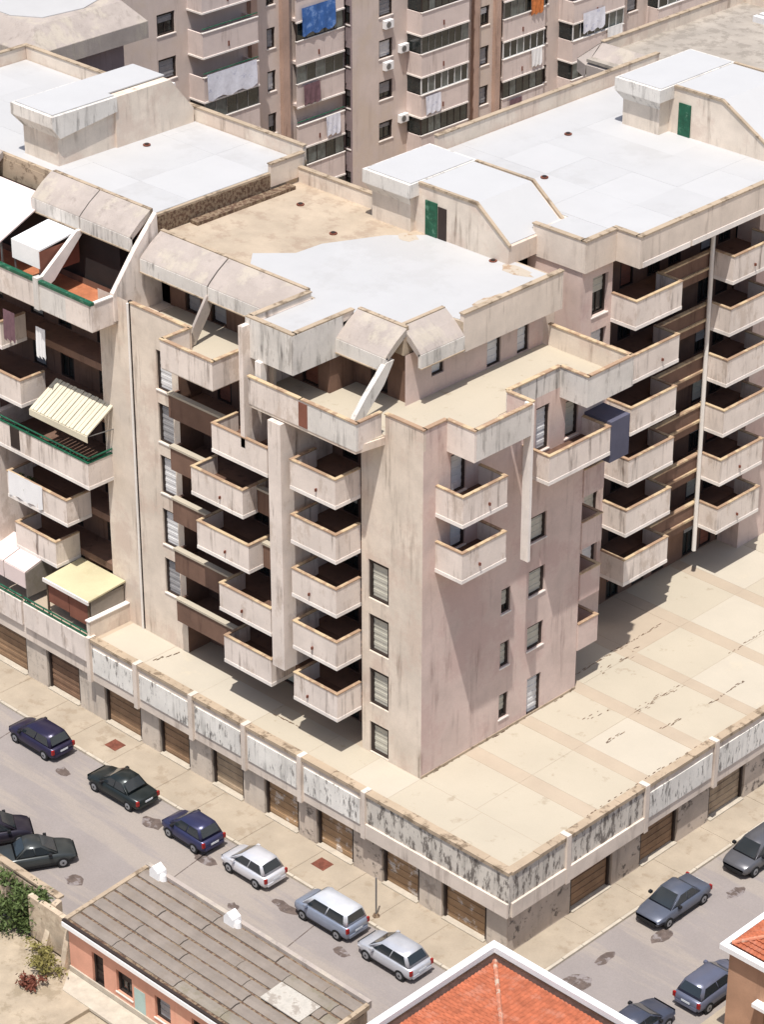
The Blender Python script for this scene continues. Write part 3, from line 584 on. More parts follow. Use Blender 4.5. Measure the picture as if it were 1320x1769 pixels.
# ------------------------------------------------------------------ right apartment block
Cb = thing('apartment_block', 'right hand beige block of flats with shaded brown loggias, white downpipe and wide white roof', 'apartment building', (-20, 30, PT))
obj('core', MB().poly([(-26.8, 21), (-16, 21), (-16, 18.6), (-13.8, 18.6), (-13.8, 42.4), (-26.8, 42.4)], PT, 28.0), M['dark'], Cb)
cwn = []
for k in range(6): z = 8.3+3.1*k; cwn.append((19.35, 20.6, z+.1, z+2.35))
obj('wall', wall(MB(), '+X', -12.2, 18.5, 20.95, PT, 27.4, cwn), M['wallx'], Cb)
for i, h in enumerate(cwn): window(Cb, '+X', -12.2, *h, pane='shutter' if i % 2 else 'shutw', closed=(1, 1, .6, 1, 1, .45)[i], depth=.3)
obj('wall', MB().face([(-16, 18.5, PT), (-12.2, 18.5, PT), (-12.2, 18.5, 27.4), (-16, 18.5, 27.4)]), M['wallx'], Cb)
obj('wall', MB().box(-16, -14, 15.0, 18.49, PT, 25.5), M['wall'], Cb)
obj('end_wall', MB().face([(-13.6, 20.95, PT), (-12.2, 20.95, PT), (-12.2, 20.95, 27.4), (-13.6, 20.95, 27.4)]), M['loggia'], Cb)
bw = []
for k in range(7):
    z = 4.5 if k == 0 else 8.3+3.1*(k-1)
    for u in (21.6, 23.3, 25.6, 27.4, 30.2, 31.8): bw.append((u, u+1.1, z+.06, z+2.2))
obj('loggia_wall', wall(MB(), '+X', -13.6, 20.95, 33.4, PT, 27.4, bw, depth=.12), M['loggia'], Cb)
for i, h in enumerate(bw): window(Cb, '+X', -13.6, *h, pane=('shutg', 'redbrown', 'shutter', 'frame')[(i*5) % 4], depth=.1, fw_=.09, sill=False, closed=(1.0, .5, 1.0, .7, .3)[i % 5], name='french_window')
for k in range(6):
    z = 8.3+3.1*k
    balcony(Cb, '+X', -12.2, 20.93, 24.75, 1.7, z, h=1.0, drop=.62)
    balcony(Cb, '+X', -12.2, 29.2, 33.1, 1.7, z, h=1.0, drop=.62)
    obj('loggia_floor', fb(MB(), '+X', -12.2, 20.97, 33.38, -1.38, -.01, z-.42, z), M['loggia'], Cb)
    for u0, u1 in ((24.78, 29.17),):
        q = obj('recessed_parapet', fb(MB(), '+X', -12.2, u0, u1, .0, .15, z-.55, z+.86), M['loggia'], Cb)
        obj('coping', fb(MB(), '+X', -12.2, u0, u1, -.06, .2, z+.86, z+.96), M['coping'], q)
        obj('ledge', fb(MB(), '+X', -12.2, u0, u1, .15, .27, z-.05, z+.08), M['coping'], q)
obj('wall', MB().box(-13.5, -12.0, 33.4, 42.5, PT, 27.4), M['wallx'], Cb)
obj('downpipe', MB().tube((-11.85, 29.0, 6.2), (-11.85, 29.0, 27.2), .13, 8), M['pipe'], Cb)
rp = [(-26.95, 20.9), (-15.6, 20.9), (-15.6, 18.45), (-12.0, 18.45), (-12.0, 20.9), (-10.4, 20.9), (-10.4, 42.7), (-26.95, 42.7)]
obj('roof_slab', MB().poly(rp, 26.9, 28.14), M['fascia2'], Cb)
obj('roof_membrane', MB().poly([(-26.7, 21.0), (-15.4, 21.0), (-15.4, 18.7), (-12.25, 18.7), (-12.25, 21.15), (-10.65, 21.15), (-10.65, 42.5), (-26.7, 42.5)], 28.14, 28.18), M['roofwhite'], Cb)
membranes(Cb, -26.6, -10.7, 21.2, 42.3, 28.175, 5, 6)
parapet(Cb, [(-10.62, -10.36, 20.86, 42.7), (-12.24, -10.63, 20.86, 21.1), (-12.24, -11.96, 18.4, 20.85), (-15.6, -12.25, 18.4, 18.64)], 26.75, 28.5, m='fascia2')
parapet(Cb, [(-27.0, -26.75, 23, 42.4)], 26.5, 29.1)
for a, b in ((21.1, 25), (25.2, 33), (33.2, 42.6)): obj('slab_edge', MB().box(-10.36, -10.33, a, b, 26.75, 27.05), M['white_edge'], Cb)
for q in ((-19.9, 24.2), (-23.3, 30.1)): drain(Cb, *q, 28.22)
def stairhead(root, x0, xc, xf, xe, y0, yd, y1, zb, zt, ze, door, gap):
    """roof stairwell: tall capped end, door wall, sloping tail over the stair"""
    s = obj('roof_stairwell', MB().box(x0+.35, xc-.3, y0+.4, y1-.05, zb, zt-.75).prism([(xc-.3, yd, zb), (xe, yd, zb), (xe, yd, ze), (xf, yd, zt-.12), (xc-.3, yd, zt-.12)], (0, y1-.1-yd, 0)), M['wall'], root)
    obj('roof_cap', MB().box(x0, xc, y0, y1, zt-.75, zt).prism([(x0+.02, y0+.02, zt-.751), (xc-.02, y0+.02, zt-.751), (xc-.3, y0+.4, zt-1.3), (x0+.35, y0+.4, zt-1.3)], (0, .02, -.001)), M['streaky'], s)
    obj('roof_membrane', MB().box(x0+.15, xc-.1, y0+.2, y1-.2, zt+.003, zt+.05).prism([(xc-.08, yd+.15, zt-.1), (xf, yd+.15, zt-.1), (xe-.1, yd+.15, ze+.0), (xe-.1, yd+.15, ze+.12), (xf, yd+.15, zt-.03), (xc-.08, yd+.15, zt-.03)], (0, y1-yd-.4, 0)), M['roofwhite2'], s)
    for yy in (yd-.06, y1-.16):
        obj('eave_trim', MB().prism([(xc, yy, zt-.12), (xf, yy, zt-.12), (xe+.05, yy, ze), (xe+.05, yy, ze+.12), (xf, yy, zt+.02), (xc, yy, zt+.02)], (0, .2, 0)), M['capdirt'], s)
    d = obj('door', MB().box(door, door+.85, yd-.07, yd-.01, zb+.06, zb+2.0), M['green'], s)
    if gap: obj('doorway', MB().box(door+.9, door+1.5, yd-.045, yd-.005, zb+.06, zb+1.85), M['frame'], s)
    return s
stairhead(A, -25.2, -21.7, -17.6, -15.3, 15.45, 16.2, 20.7, 26.9, 29.75, 27.9, -21.2, True)
stairhead(Cb, -22.6, -19.3, -15.9, -11.9, 33.2, 34.5, 40.0, 28.1, 31.0, 28.6, -18.9, False)

# ------------------------------------------------------------------ tall slab block at the back
XF = -61
F = thing('tall_slab_block', 'tall rose grey slab of flats with glazed balconies filling the background', 'apartment building', (-66, 58, GZ))
obj('core', MB().box(-75, -62.4, 28, 110, GZ, 40).box(-75, -61.4, 51, 110, GZ, 40), M['dark'], F)
Z0 = 11.4-3.13*3
def fz(k): return Z0+3.13*k
NF = 11
def zvis(z): return z > 6
wh = [(53.35, 54.75, fz(k)+.02, fz(k)+1.42) for k in range(1, NF)]
wh2 = [(64.2, 65.2, fz(k)-.1, fz(k)+1.4) for k in range(1, NF)]
wh3 = [(71.2, 71.9, fz(k)-.1, fz(k)+1.3) for k in range(1, NF)]
obj('wall', wall(MB(), '+X', XF, 50.6, 56.2, GZ, 40, wh), M['slabw'], F)
obj('wall', wall(MB(), '+X', XF, 61.3, 66.2, GZ, 40, wh2), M['slabw'], F)
obj('wall', wall(MB(), '+X', XF, 71.0, 73.2, GZ, 40, wh3), M['slabw'], F)
obj('wall', wall(MB(), '+X', XF, 56.2, 61.3, GZ, 40), M['slabw'], F)
obj('wall', wall(MB(), '+X', XF, 66.2, 71.0, GZ, 40), M['slabw'], F)
wh4 = [(81.5, 82.8, fz(k), fz(k)+1.4) for k in range(1, NF)]
obj('wall', wall(MB(), '+X', XF, 73.2, 110, GZ, 40, wh4), M['slabw'], F)
wl = [(43.2, 44.0, fz(k)-.1, fz(k)+1.4) for k in range(1, NF)]
wl2 = [(33.2, 34.8, fz(k)+.1, fz(k)+1.6) for k in range(1, NF)]
obj('wall', wall(MB(), '+X', -62, 28, 50.6, GZ, 40, wl+wl2), M['slabw'], F)
ws = [(-61.85, -61.2, fz(k)+.1, fz(k)+1.5) for k in range(1, NF)]
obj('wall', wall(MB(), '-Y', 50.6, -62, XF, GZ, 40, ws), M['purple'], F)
for hs, p, f_ in ((wh, XF, '+X'), (wh2, XF, '+X'), (wh3, XF, '+X'), (wh4, XF, '+X'), (wl, -62, '+X'), (wl2, -62, '+X')):
    for i, h in enumerate(hs):
        if h[2] > 5.5: window(F, f_, p, *h, pane=('shutg', 'shutw', 'shutg')[(i*7) % 3], closed=(1, .4, .7, 1, .3)[(i*3+int(h[0])) % 5], fw_=.13)
for i, h in enumerate(ws):
    if h[2] > 5.5: window(F, '-Y', 50.6, *h, pane='shutg', closed=.4, fw_=.08)
def veranda(p, u0, u1, d, lside, style, open_=()):
    """stack of closed-in balconies: parapet (part) with glazing, panes, white slab line"""
    for k in range(1, NF):
        z = fz(k)
        if z < 5.5: continue
        b = MB(); t = .12
        fb(b, '+X', p, u0, u1, d-t, d, z-1.78, z)
        if d > .8: fb(b, '+X', p, u0, u0+t, .0, d-t, z-1.78, z); fb(b, '+X', p, u1-t, u1, 0, d-t, z-1.78, z)
        fb(b, '+X', p, u0+t, u1-t, 0, d-t, z-1.7, z-1.5)
        o = obj('balcony', b, M['slabb'], F)
        e = MB(); fb(e, '+X', p, u0-.03, u1+.03, d, d+.05, z-1.78, z-1.66); fb(e, '+X', p, u0-.03, u1+.03, d-t-.02, d+.05, z, z+.07)
        if d > .8: fb(e, '+X', p, u0-.05, u0, 0, d, z-1.78, z-1.66)
        obj('slab_edge', e, M['white_edge'], o)
        s = MB(); fb(s, '+X', p, u0+(u1-u0)*.45, u0+(u1-u0)*.45+.1, d, d+.06, z-1.35, z-1.0); obj('spout', s, M['rust'], o)
        if k in open_:
            obj('railing', MB().tube(fp('+X', p, u0, d-.05, z+.3), fp('+X', p, u1, d-.05, z+.3), .04, 5), M['green'], o); continue
        n = style; w_ = (u1-u0-.1)/n
        for i in range(n):
            g = MB(); fb(g, '+X', p, u0+.08+i*w_, u0+.02+(i+1)*w_, d-.1, d-.06, z+.1, z+1.34)
            obj('pane', g, M['glass' if rnd.random() < .7 else 'glassg'], o)
        g = MB()
        for i in range(n+1): fb(g, '+X', p, u0+.02+i*w_-(.0), u0+.08+i*w_, d-.12, d-.03, z+.08, z+1.35)
        fb(g, '+X', p, u0+.02, u1-.02, d-.12, d-.03, z+.07, z+.12); fb(g, '+X', p, u0+.02, u1-.02, d-.12, d-.03, z+1.32, z+1.37)
        obj('window_frame', g, M[('frame', 'shutw', 'metalg')[k % 3]], o)
        if d > .8:
            g = MB(); fb(g, '+X', p, u0+.05, u0+.1, .02, d-.12, z+.1, z+1.34); obj('pane', g, M['glass'], o)
veranda(XF, 56.25, 61.3, 1.5, True, 7)
veranda(XF, 66.3, 71.0, .5, False, 6)
veranda(XF, 73.2, 79.3, 1.5, True, 7, (5,))
veranda(XF, 84, 92, 1.2, True, 7)
veranda(-62, 35.9, 41.0, 1.5, True, 5, (6, 7))
veranda(-62, 45.5, 50.2, .6, False, 5, (4,))
for u in (63.2, 65.6, 61.6): obj('pilaster', fb(MB(), '+X', XF, u, u+.55, 0, .35, GZ, 40), M['pipeb'], F)
for u in (41.4, 44.4): obj('pilaster', fb(MB(), '+X', -62, u, u+.6, 0, .4, GZ, 40), M['pipeb'], F)
obj('roof', MB().box(-75, -61, 28, 110, 40, 40.5), M['roofgrey'], F)

# ------------------------------------------------------------------ far right block: grey flat roof
G = thing('flat_roofed_block', 'lower block behind on the right with speckled grey roof and low parapet', 'apartment building', (-26, 52, GZ))
obj('wall', MB().box(-33.5, -14, 44.6, 61.5, GZ, 26.4), M['wallx'], G)
obj('roof_slab', MB().box(-33.9, -13.6, 44.2, 62, 26.4, 26.6), M['roofgrey'], G)
parapet(G, [(-34.0, -33.75, 45.7, 60.3), (-33.75, -14, 60.05, 60.3)], 26.3, 27.35)
o = obj('mansard_panel', MB().prism([(-33.9, 45.7, 27.3), (-33.9, 44.2, 26.2), (-33.9, 44.2, 25.4), (-33.9, 45.7, 25.4)], (13, 0, 0)), M['mansard'], G)
obj('mansard_panel', MB().prism([(-34.0, 45.7, 27.3), (-35.0, 44.6, 26.3), (-35.0, 44.6, 25.5), (-34.0, 44.2, 25.4), (-33.9, 44.2, 26.2)], (.0, 0, -.05)), M['mansard'], G)
for i in range(3): obj('roof_duct', MB().box(-30.9, -27.0, 57.2+i*.7, 57.6+i*.7, 26.6, 27.0), M['shutw'], G)

# ------------------------------------------------------------------ top left block with sloped eaves
D = thing('mansard_roofed_block', 'top left block with heavy sloping grey eaves round a white roof', 'apartment building', (-63, 22, GZ))
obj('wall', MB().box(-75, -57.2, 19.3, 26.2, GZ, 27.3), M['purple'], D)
obj('roof_slab', MB().box(-75, -57.3, 19.2, 26.3, 27.3, 29.2), M['mansard'], D)
obj('mansard_panel', MB().prism([(-57.3, 19.2, 29.2), (-55.9, 17.9, 28.0), (-55.9, 27.2, 28.0), (-57.3, 26.3, 29.2)], (0, 0, -.35)), M['mansard'], D)
obj('mansard_panel', MB().prism([(-75, 19.2, 29.2), (-75, 17.9, 28.0), (-55.9, 17.9, 28.0), (-57.3, 19.2, 29.2)], (0, 0, -.35)), M['mansard'], D)
obj('eave_lip', MB().box(-56.1, -55.88, 17.86, 27.2, 26.9, 27.98).box(-75, -56.1, 17.86, 18.08, 26.9, 27.98), M['mansard'], D)
obj('soffit', MB().box(-75, -56.1, 18.08, 27.1, 27.0, 27.2), M['purple'], D)
obj('roof_membrane', MB().poly([(-75, 19.6), (-60, 19.5), (-58.2, 20.6), (-57.8, 23.6), (-58.6, 25.8), (-75, 26.1)], 29.2, 29.26), M['roofwhite'], D)
obj('roof_patch', MB().poly([(-63, 24.6), (-60.5, 24.2), (-59.2, 25.6), (-62.8, 26.0)], 29.262, 29.30), M['tile'], D)

# ------------------------------------------------------------------ foreground: low salmon house with a sheet roof
H = thing('salmon_house', 'low salmon house with long grey sheet roof and white cornice in the foreground', 'house', (-7, -13, GZ))
HX0, HX1, HY0, HY1 = -14.9, .45, -15.5, -10.3
hw = [(-13.2, -12.35, GZ+.1, 1.35), (-11.4, -10.25, -.05, 1.25), (-8.6, -7.5, -.05, 1.25), (-6.0, -5.0, GZ+.1, 1.35)]
obj('wall', wall(MB(), '-Y', HY0, HX0, HX1, GZ, 2.15, hw, depth=.25), M['pinkw'], H)
obj('wall', MB().box(HX0+.02, HX0+.2, HY0+.02, HY1, GZ, 2.3), M['oldw'], H)
obj('wall', MB().box(HX0+.2, HX1, HY1-.2, HY1, GZ, 2.6).box(HX1-.2, HX1, HY0+.3, HY1-.2, GZ, 2.3), M['oldw'], H)
for i, h in enumerate(hw): window(H, '-Y', HY0, *h, pane='frame' if i != 2 else 'shutg', depth=.24, closed=1 if i % 2 == 0 else .5, name='door' if i in (0, 3) else 'window')
obj('render_patch', MB().box(-10.1, -9.3, HY0-.012, HY0+.01, -.4, .9), mat('turquoise_patch', (168, 188, 180), var=.1), H)
obj('plinth', MB().box(HX0, HX1, HY0-.08, HY0-.002, GZ, GZ+.35), M['kerb'], H)
obj('cornice', MB().box(HX0-.1, HX1+.1, HY0-.32, HY0-.04, 2.08, 2.34), M['white'], H)
obj('gutter', MB().tube((HX0-.1, HY0-.2, 2.40), (HX1+.1, HY0-.2, 2.40), .09, 8), M['frame'], H)
def rz(y): return 2.36+(y-HY0)*.07
obj('roof_deck', MB().prism([(HX0-.05, HY0-.12, rz(HY0)-.1), (HX0-.05, HY1+.1, rz(HY1)-.1), (HX0-.05, HY1+.1, rz(HY1)-.02), (HX0-.05, HY0-.12, rz(HY0)-.02)], (HX1-HX0+.1, 0, 0)), M['seam'], H)
n = 7; wst = (HY1-HY0-.1)/n
for i in range(n):
    x = HX0
    while x < HX1-.5:
        l = rnd.choice((3.2, 4.4, 5.6)); x1 = min(x+l, HX1-.05); y0, y1 = HY0+.02+i*wst+.065, HY0+.02+(i+1)*wst-.065
        t = rnd.uniform(.02, .07)
        obj('roof_sheet', MB().prism([(x+.03, y0, rz(y0)-.01), (x+.03, y1, rz(y1)-.01), (x+.03, y1, rz(y1)+t), (x+.03, (y0+y1)/2, rz((y0+y1)/2)+t+.05), (x+.03, y0, rz(y0)+t)], (x1-x-.06, 0, 0)), M[rnd.choice(('sheet', 'sheet', 'sheet2'))], H)
        x = x1
obj('back_coping', MB().box(HX0-.08, HX1+.08, HY1-.02, HY1+.22, 2.5, 2.92), M['mansard'], H)
obj('side_coping', MB().prism([(HX0-.12, HY0-.1, 2.3), (HX0-.12, HY1-.03, 2.6), (HX0-.12, HY1-.03, 2.86), (HX0-.12, HY0-.1, 2.5)], (.24, 0, 0)), M['capdirt'], H)
obj('side_coping', MB().prism([(HX1-.05, HY0-.1, 2.3), (HX1-.05, HY1-.03, 2.6), (HX1-.05, HY1-.03, 2.86), (HX1-.05, HY0-.1, 2.5)], (.24, 0, 0)), M['capdirt'], H)
for cx in (-13.9, -8.5):
    v = obj('roof_vent', MB().prism([(cx-.35, -10.75, 2.6), (cx+.35, -10.75, 2.6), (cx+.3, -10.75, 3.25), (cx-.1, -10.75, 3.5), (cx-.35, -10.75, 3.2)], (0, .55, 0)), M['white'], H)
    obj('vent_pot', MB().tube((cx+.4, -10.5, 2.65), (cx+.4, -10.5, 3.1), .2, 8, .14), M['white'], v)
obj('whitewash_sheet', MB().prism([(-3.6, -13.3, rz(-13.3)+.10), (-1.0, -13.3, rz(-13.3)+.10), (-1.0, -11.9, rz(-11.9)+.10), (-3.6, -11.9, rz(-11.9)+.10)], (0, 0, .05)), M['patch'], H)
# rough yard wall
yw = thing('yard_wall', 'rough stained masonry wall closing the sandy yard beside the salmon house', 'wall', (-25, -14.1, GZ))
x = -45
while x < -15.2:
    w_ = rnd.uniform(1.6, 2.6); x1 = min(x+w_, -15.0); y0 = -14.2-(.9 if x1 > -17 else 0)
    obj('wall_segment', MB().box(x, x1-.01, y0, y0+.3, GZ, 1.5+rnd.uniform(-.12, .15)+(.3 if x1 > -17 else 0)), M['oldw'], yw); x = x1
obj('coping', MB().box(-45, -17.2, -14.25, -13.85, 1.62, 1.74), M['capdirt'], yw)
obj('buttress', MB().prism([(-17.3, -15.5, GZ), (-17.3, -14.2, GZ), (-17.3, -14.2, 1.7), (-17.3, -14.6, 1.6)], (.35, 0, 0)), M['oldw'], yw)
obj('buttress', MB().prism([(-15.35, -15.9, GZ), (-15.35, -14.8, GZ), (-15.35, -14.8, 2.1), (-15.35, -15.2, 2.0)], (.35, 0, 0)), M['oldw'], yw)
struct('path', MB().poly([(-14.9, -15.6), (3, -15.6), (3, -16.8), (-14.0, -16.8)], GZ-.1, GZ+.06), M['kerb'])
def bush(name, x, y, rx, ry, h, n, leaf, label, cat, z=None, size=.13):
    z = GZ if z is None else z; r = random.Random(int(abs(x*131+y*17)))
    t = thing(name, label, cat, (x, y, z))
    st = MB()
    for i in range(5):
        a = r.uniform(0, 6.3); st.tube((x+r.uniform(-.1, .1), y+r.uniform(-.1, .1), z), (x+rx*.5*math.cos(a), y+ry*.5*math.sin(a), z+h*.6), .03, 5, .012)
    obj('stem', st, M['wood'], t)
    f = MB()
    cl = [(r.gauss(0, .42), r.gauss(0, .42), r.uniform(.18, .92)) for i in range(18)]
    for i in range(n):
        c = r.choice(cl); px, py, pz = (c[0]+r.gauss(0, .16))*rx, (c[1]+r.gauss(0, .16))*ry, max(.03, c[2]+r.gauss(0, .1))*h
        s = size*r.uniform(.6, 1.3); u = Vector((r.gauss(0, 1), r.gauss(0, 1), r.gauss(0, .5))).normalized(); w = u.cross(Vector((r.gauss(0, 1), r.gauss(0, 1), r.gauss(0, 1))).normalized())
        p = Vector((x+px, y+py, z+pz)); f.face([p-u*s, p+w*s*.45, p+u*s, p-w*s*.45])
    obj('foliage', f, M[leaf], t)
    return t
bush('bush', -19.6, -15.1, 2.2, 1.2, 2.6, 3200, 'leaf', 'tall dark green bush growing against the rough yard wall', 'bush', size=.15)
bush('bush', -16.0, -16.3, 1.3, .9, .9, 700, 'leafd', 'low dry olive shrub on the sandy yard by the house corner', 'bush')
bush('bush', -15.4, -17.7, .9, .6, .6, 350, 'rust', 'small reddish brown withered shrub on the sandy yard', 'bush')

# ------------------------------------------------------------------ red tiled houses
def tile_slope(root, a, b, up, inset_a, inset_b, run, courses, lift):
    """courses of barrel tiles from eave a-b going along 'up'; each course is one part"""
    a, b, up = Vector(a), Vector(b), Vector(up); e = (b-a).normalized(); L = (b-a).length; nrm = e.cross(up).normalized()
    if nrm.z < 0: nrm = -nrm
    for k in range(courses):
        s0, s1 = run*k/courses, run*(k+1)/courses+.05
        u0, u1 = inset_a*s0, L-inset_b*s0
        m = MB(); n = max(4, int((u1-u0)/.11)); lo = []; hi = []
        for i in range(n+1):
            u = u0+(u1-u0)*i/n
            d = .045 if i % 2 else 0.0
            lo.append(a+e*u+up*s0+nrm*(d+.09)); hi.append(a+e*min(max(u, inset_a*s1), L-inset_b*s1)+up*s1+nrm*(d+.0))
        o0 = len(m.v); m.v += [tuple(p) for p in lo+hi]
        for i in range(n): m.f.append((o0+i, o0+i+1, o0+n+2+i, o0+n+1+i))
        lo2 = [p-nrm*.11 for p in lo]; o1 = len(m.v); m.v += [tuple(p) for p in lo2]
        for i in range(n): m.f.append((o0+i, o1+i, o1+i+1, o0+i+1))
        obj('tile_course', m, M['tile'], root)
def hip_tiles(root, a, b):
    a, b = Vector(a), Vector(b); n = int((b-a).length/.4)
    for i in range(n):
        p, q = a.lerp(b, i/n), a.lerp(b, (i+1.12)/n); obj('hip_tile', MB().tube(p, q, .11, 7, .085), M['hip'], root)
T1 = thing('red_tiled_house', 'house with orange red hipped tile roof and white coping at the bottom of the view', 'house', (13, -16, GZ))
ez = 9.5; ax, ay = 7.2, -9.2
obj('wall', MB().box(ax+.1, 21, -27, ay-.1, GZ, ez-.55), M['brownw'], T1)
obj('eave_coping', MB().box(ax, ax+.35, -27.5, ay, ez-.3, ez), M['white'], T1)
obj('eave_coping', MB().box(ax+.35, 21.5, ay-.35, ay, ez-.3, ez), M['white'], T1)
obj('valley_gutter', MB().poly([(ax+.35, -27.4), (21.4, -27.4), (21.4, ay-.35), (ax+.35, ay-.35)], ez-.52, ez-.45), M['gutter_shade'], T1)
pit = .22; bx, by = ax+.75, ay-.75; zz = ez-.42
obj('roof_underlay', MB().prism([(bx, by, zz-.03), (bx+6, by-6, zz-.03+6*pit), (bx+6, -26, zz-.03+6*pit), (bx, -26, zz-.03)], (0, 0, -.03)).prism([(bx, by, zz-.03), (21, by, zz-.03), (21, by-6, zz-.03+6*pit), (bx+6, by-6, zz-.03+6*pit)], (0, 0, -.03)), M['tile'], T1)
tile_slope(T1, (bx, -26.5, zz), (bx, by, zz), (1, 0, pit), 0, 1, 6.0, 22, .03)
tile_slope(T1, (bx, by, zz), (21.2, by, zz), (0, -1, pit), 1, 0, 6.0, 22, .03)
hip_tiles(T1, (bx, by, zz+.1), (bx+5.8, by-5.8, zz+.1+5.8*pit))
T2 = thing('red_tiled_house', 'tan walled house with red tiled roof corner and white eaves at the right edge', 'house', (17, 7, GZ))
ez = 5.5
obj('wall', wall(MB(), '-Y', 2.15, 11.75, 24, GZ, ez-.2, [(13.9, 15.3, 1.2, 2.9)]), M['brownw'], T2)
obj('wall', MB().box(11.76, 24, 2.4, 14, GZ, ez-.2), M['brownw'], T2)
window(T2, '-Y', 2.15, 13.9, 15.3, 1.2, 2.9, pane='green', closed=.99)
obj('window_hood', MB().box(13.5, 15.7, 1.7, 2.14, 3.05, 3.25), M['white'], T2)
obj('eave_coping', MB().box(11.4, 24, 1.8, 2.1, ez-.28, ez), M['white'], T2)
obj('eave_coping', MB().box(11.4, 11.7, 2.1, 14, ez-.28, ez), M['white'], T2)
obj('roof_underlay', MB().prism([(11.8, 2.2, ez-.1), (24, 2.2, ez-.1), (24, 7.2, ez-.1+5*.32), (16.8, 7.2, ez-.1+5*.32)], (0, 0, -.03)).prism([(11.8, 2.2, ez-.1), (16.8, 7.2, ez-.1+5*.32), (16.8, 13, ez-.1+5*.32), (11.8, 13, ez-.1)], (0, 0, -.03)), M['tile'], T2)
tile_slope(T2, (11.8, 2.2, ez-.06), (24, 2.2, ez-.06), (0, 1, .32), 1, 0, 5.0, 20, .03)
tile_slope(T2, (11.8, 13.5, ez-.06), (11.8, 2.2, ez-.06), (1, 0, .32), 0, 1, 5.0, 20, .03)
hip_tiles(T2, (11.8, 2.2, ez+.05), (16.6, 7.0, ez+.05+4.8*.32))

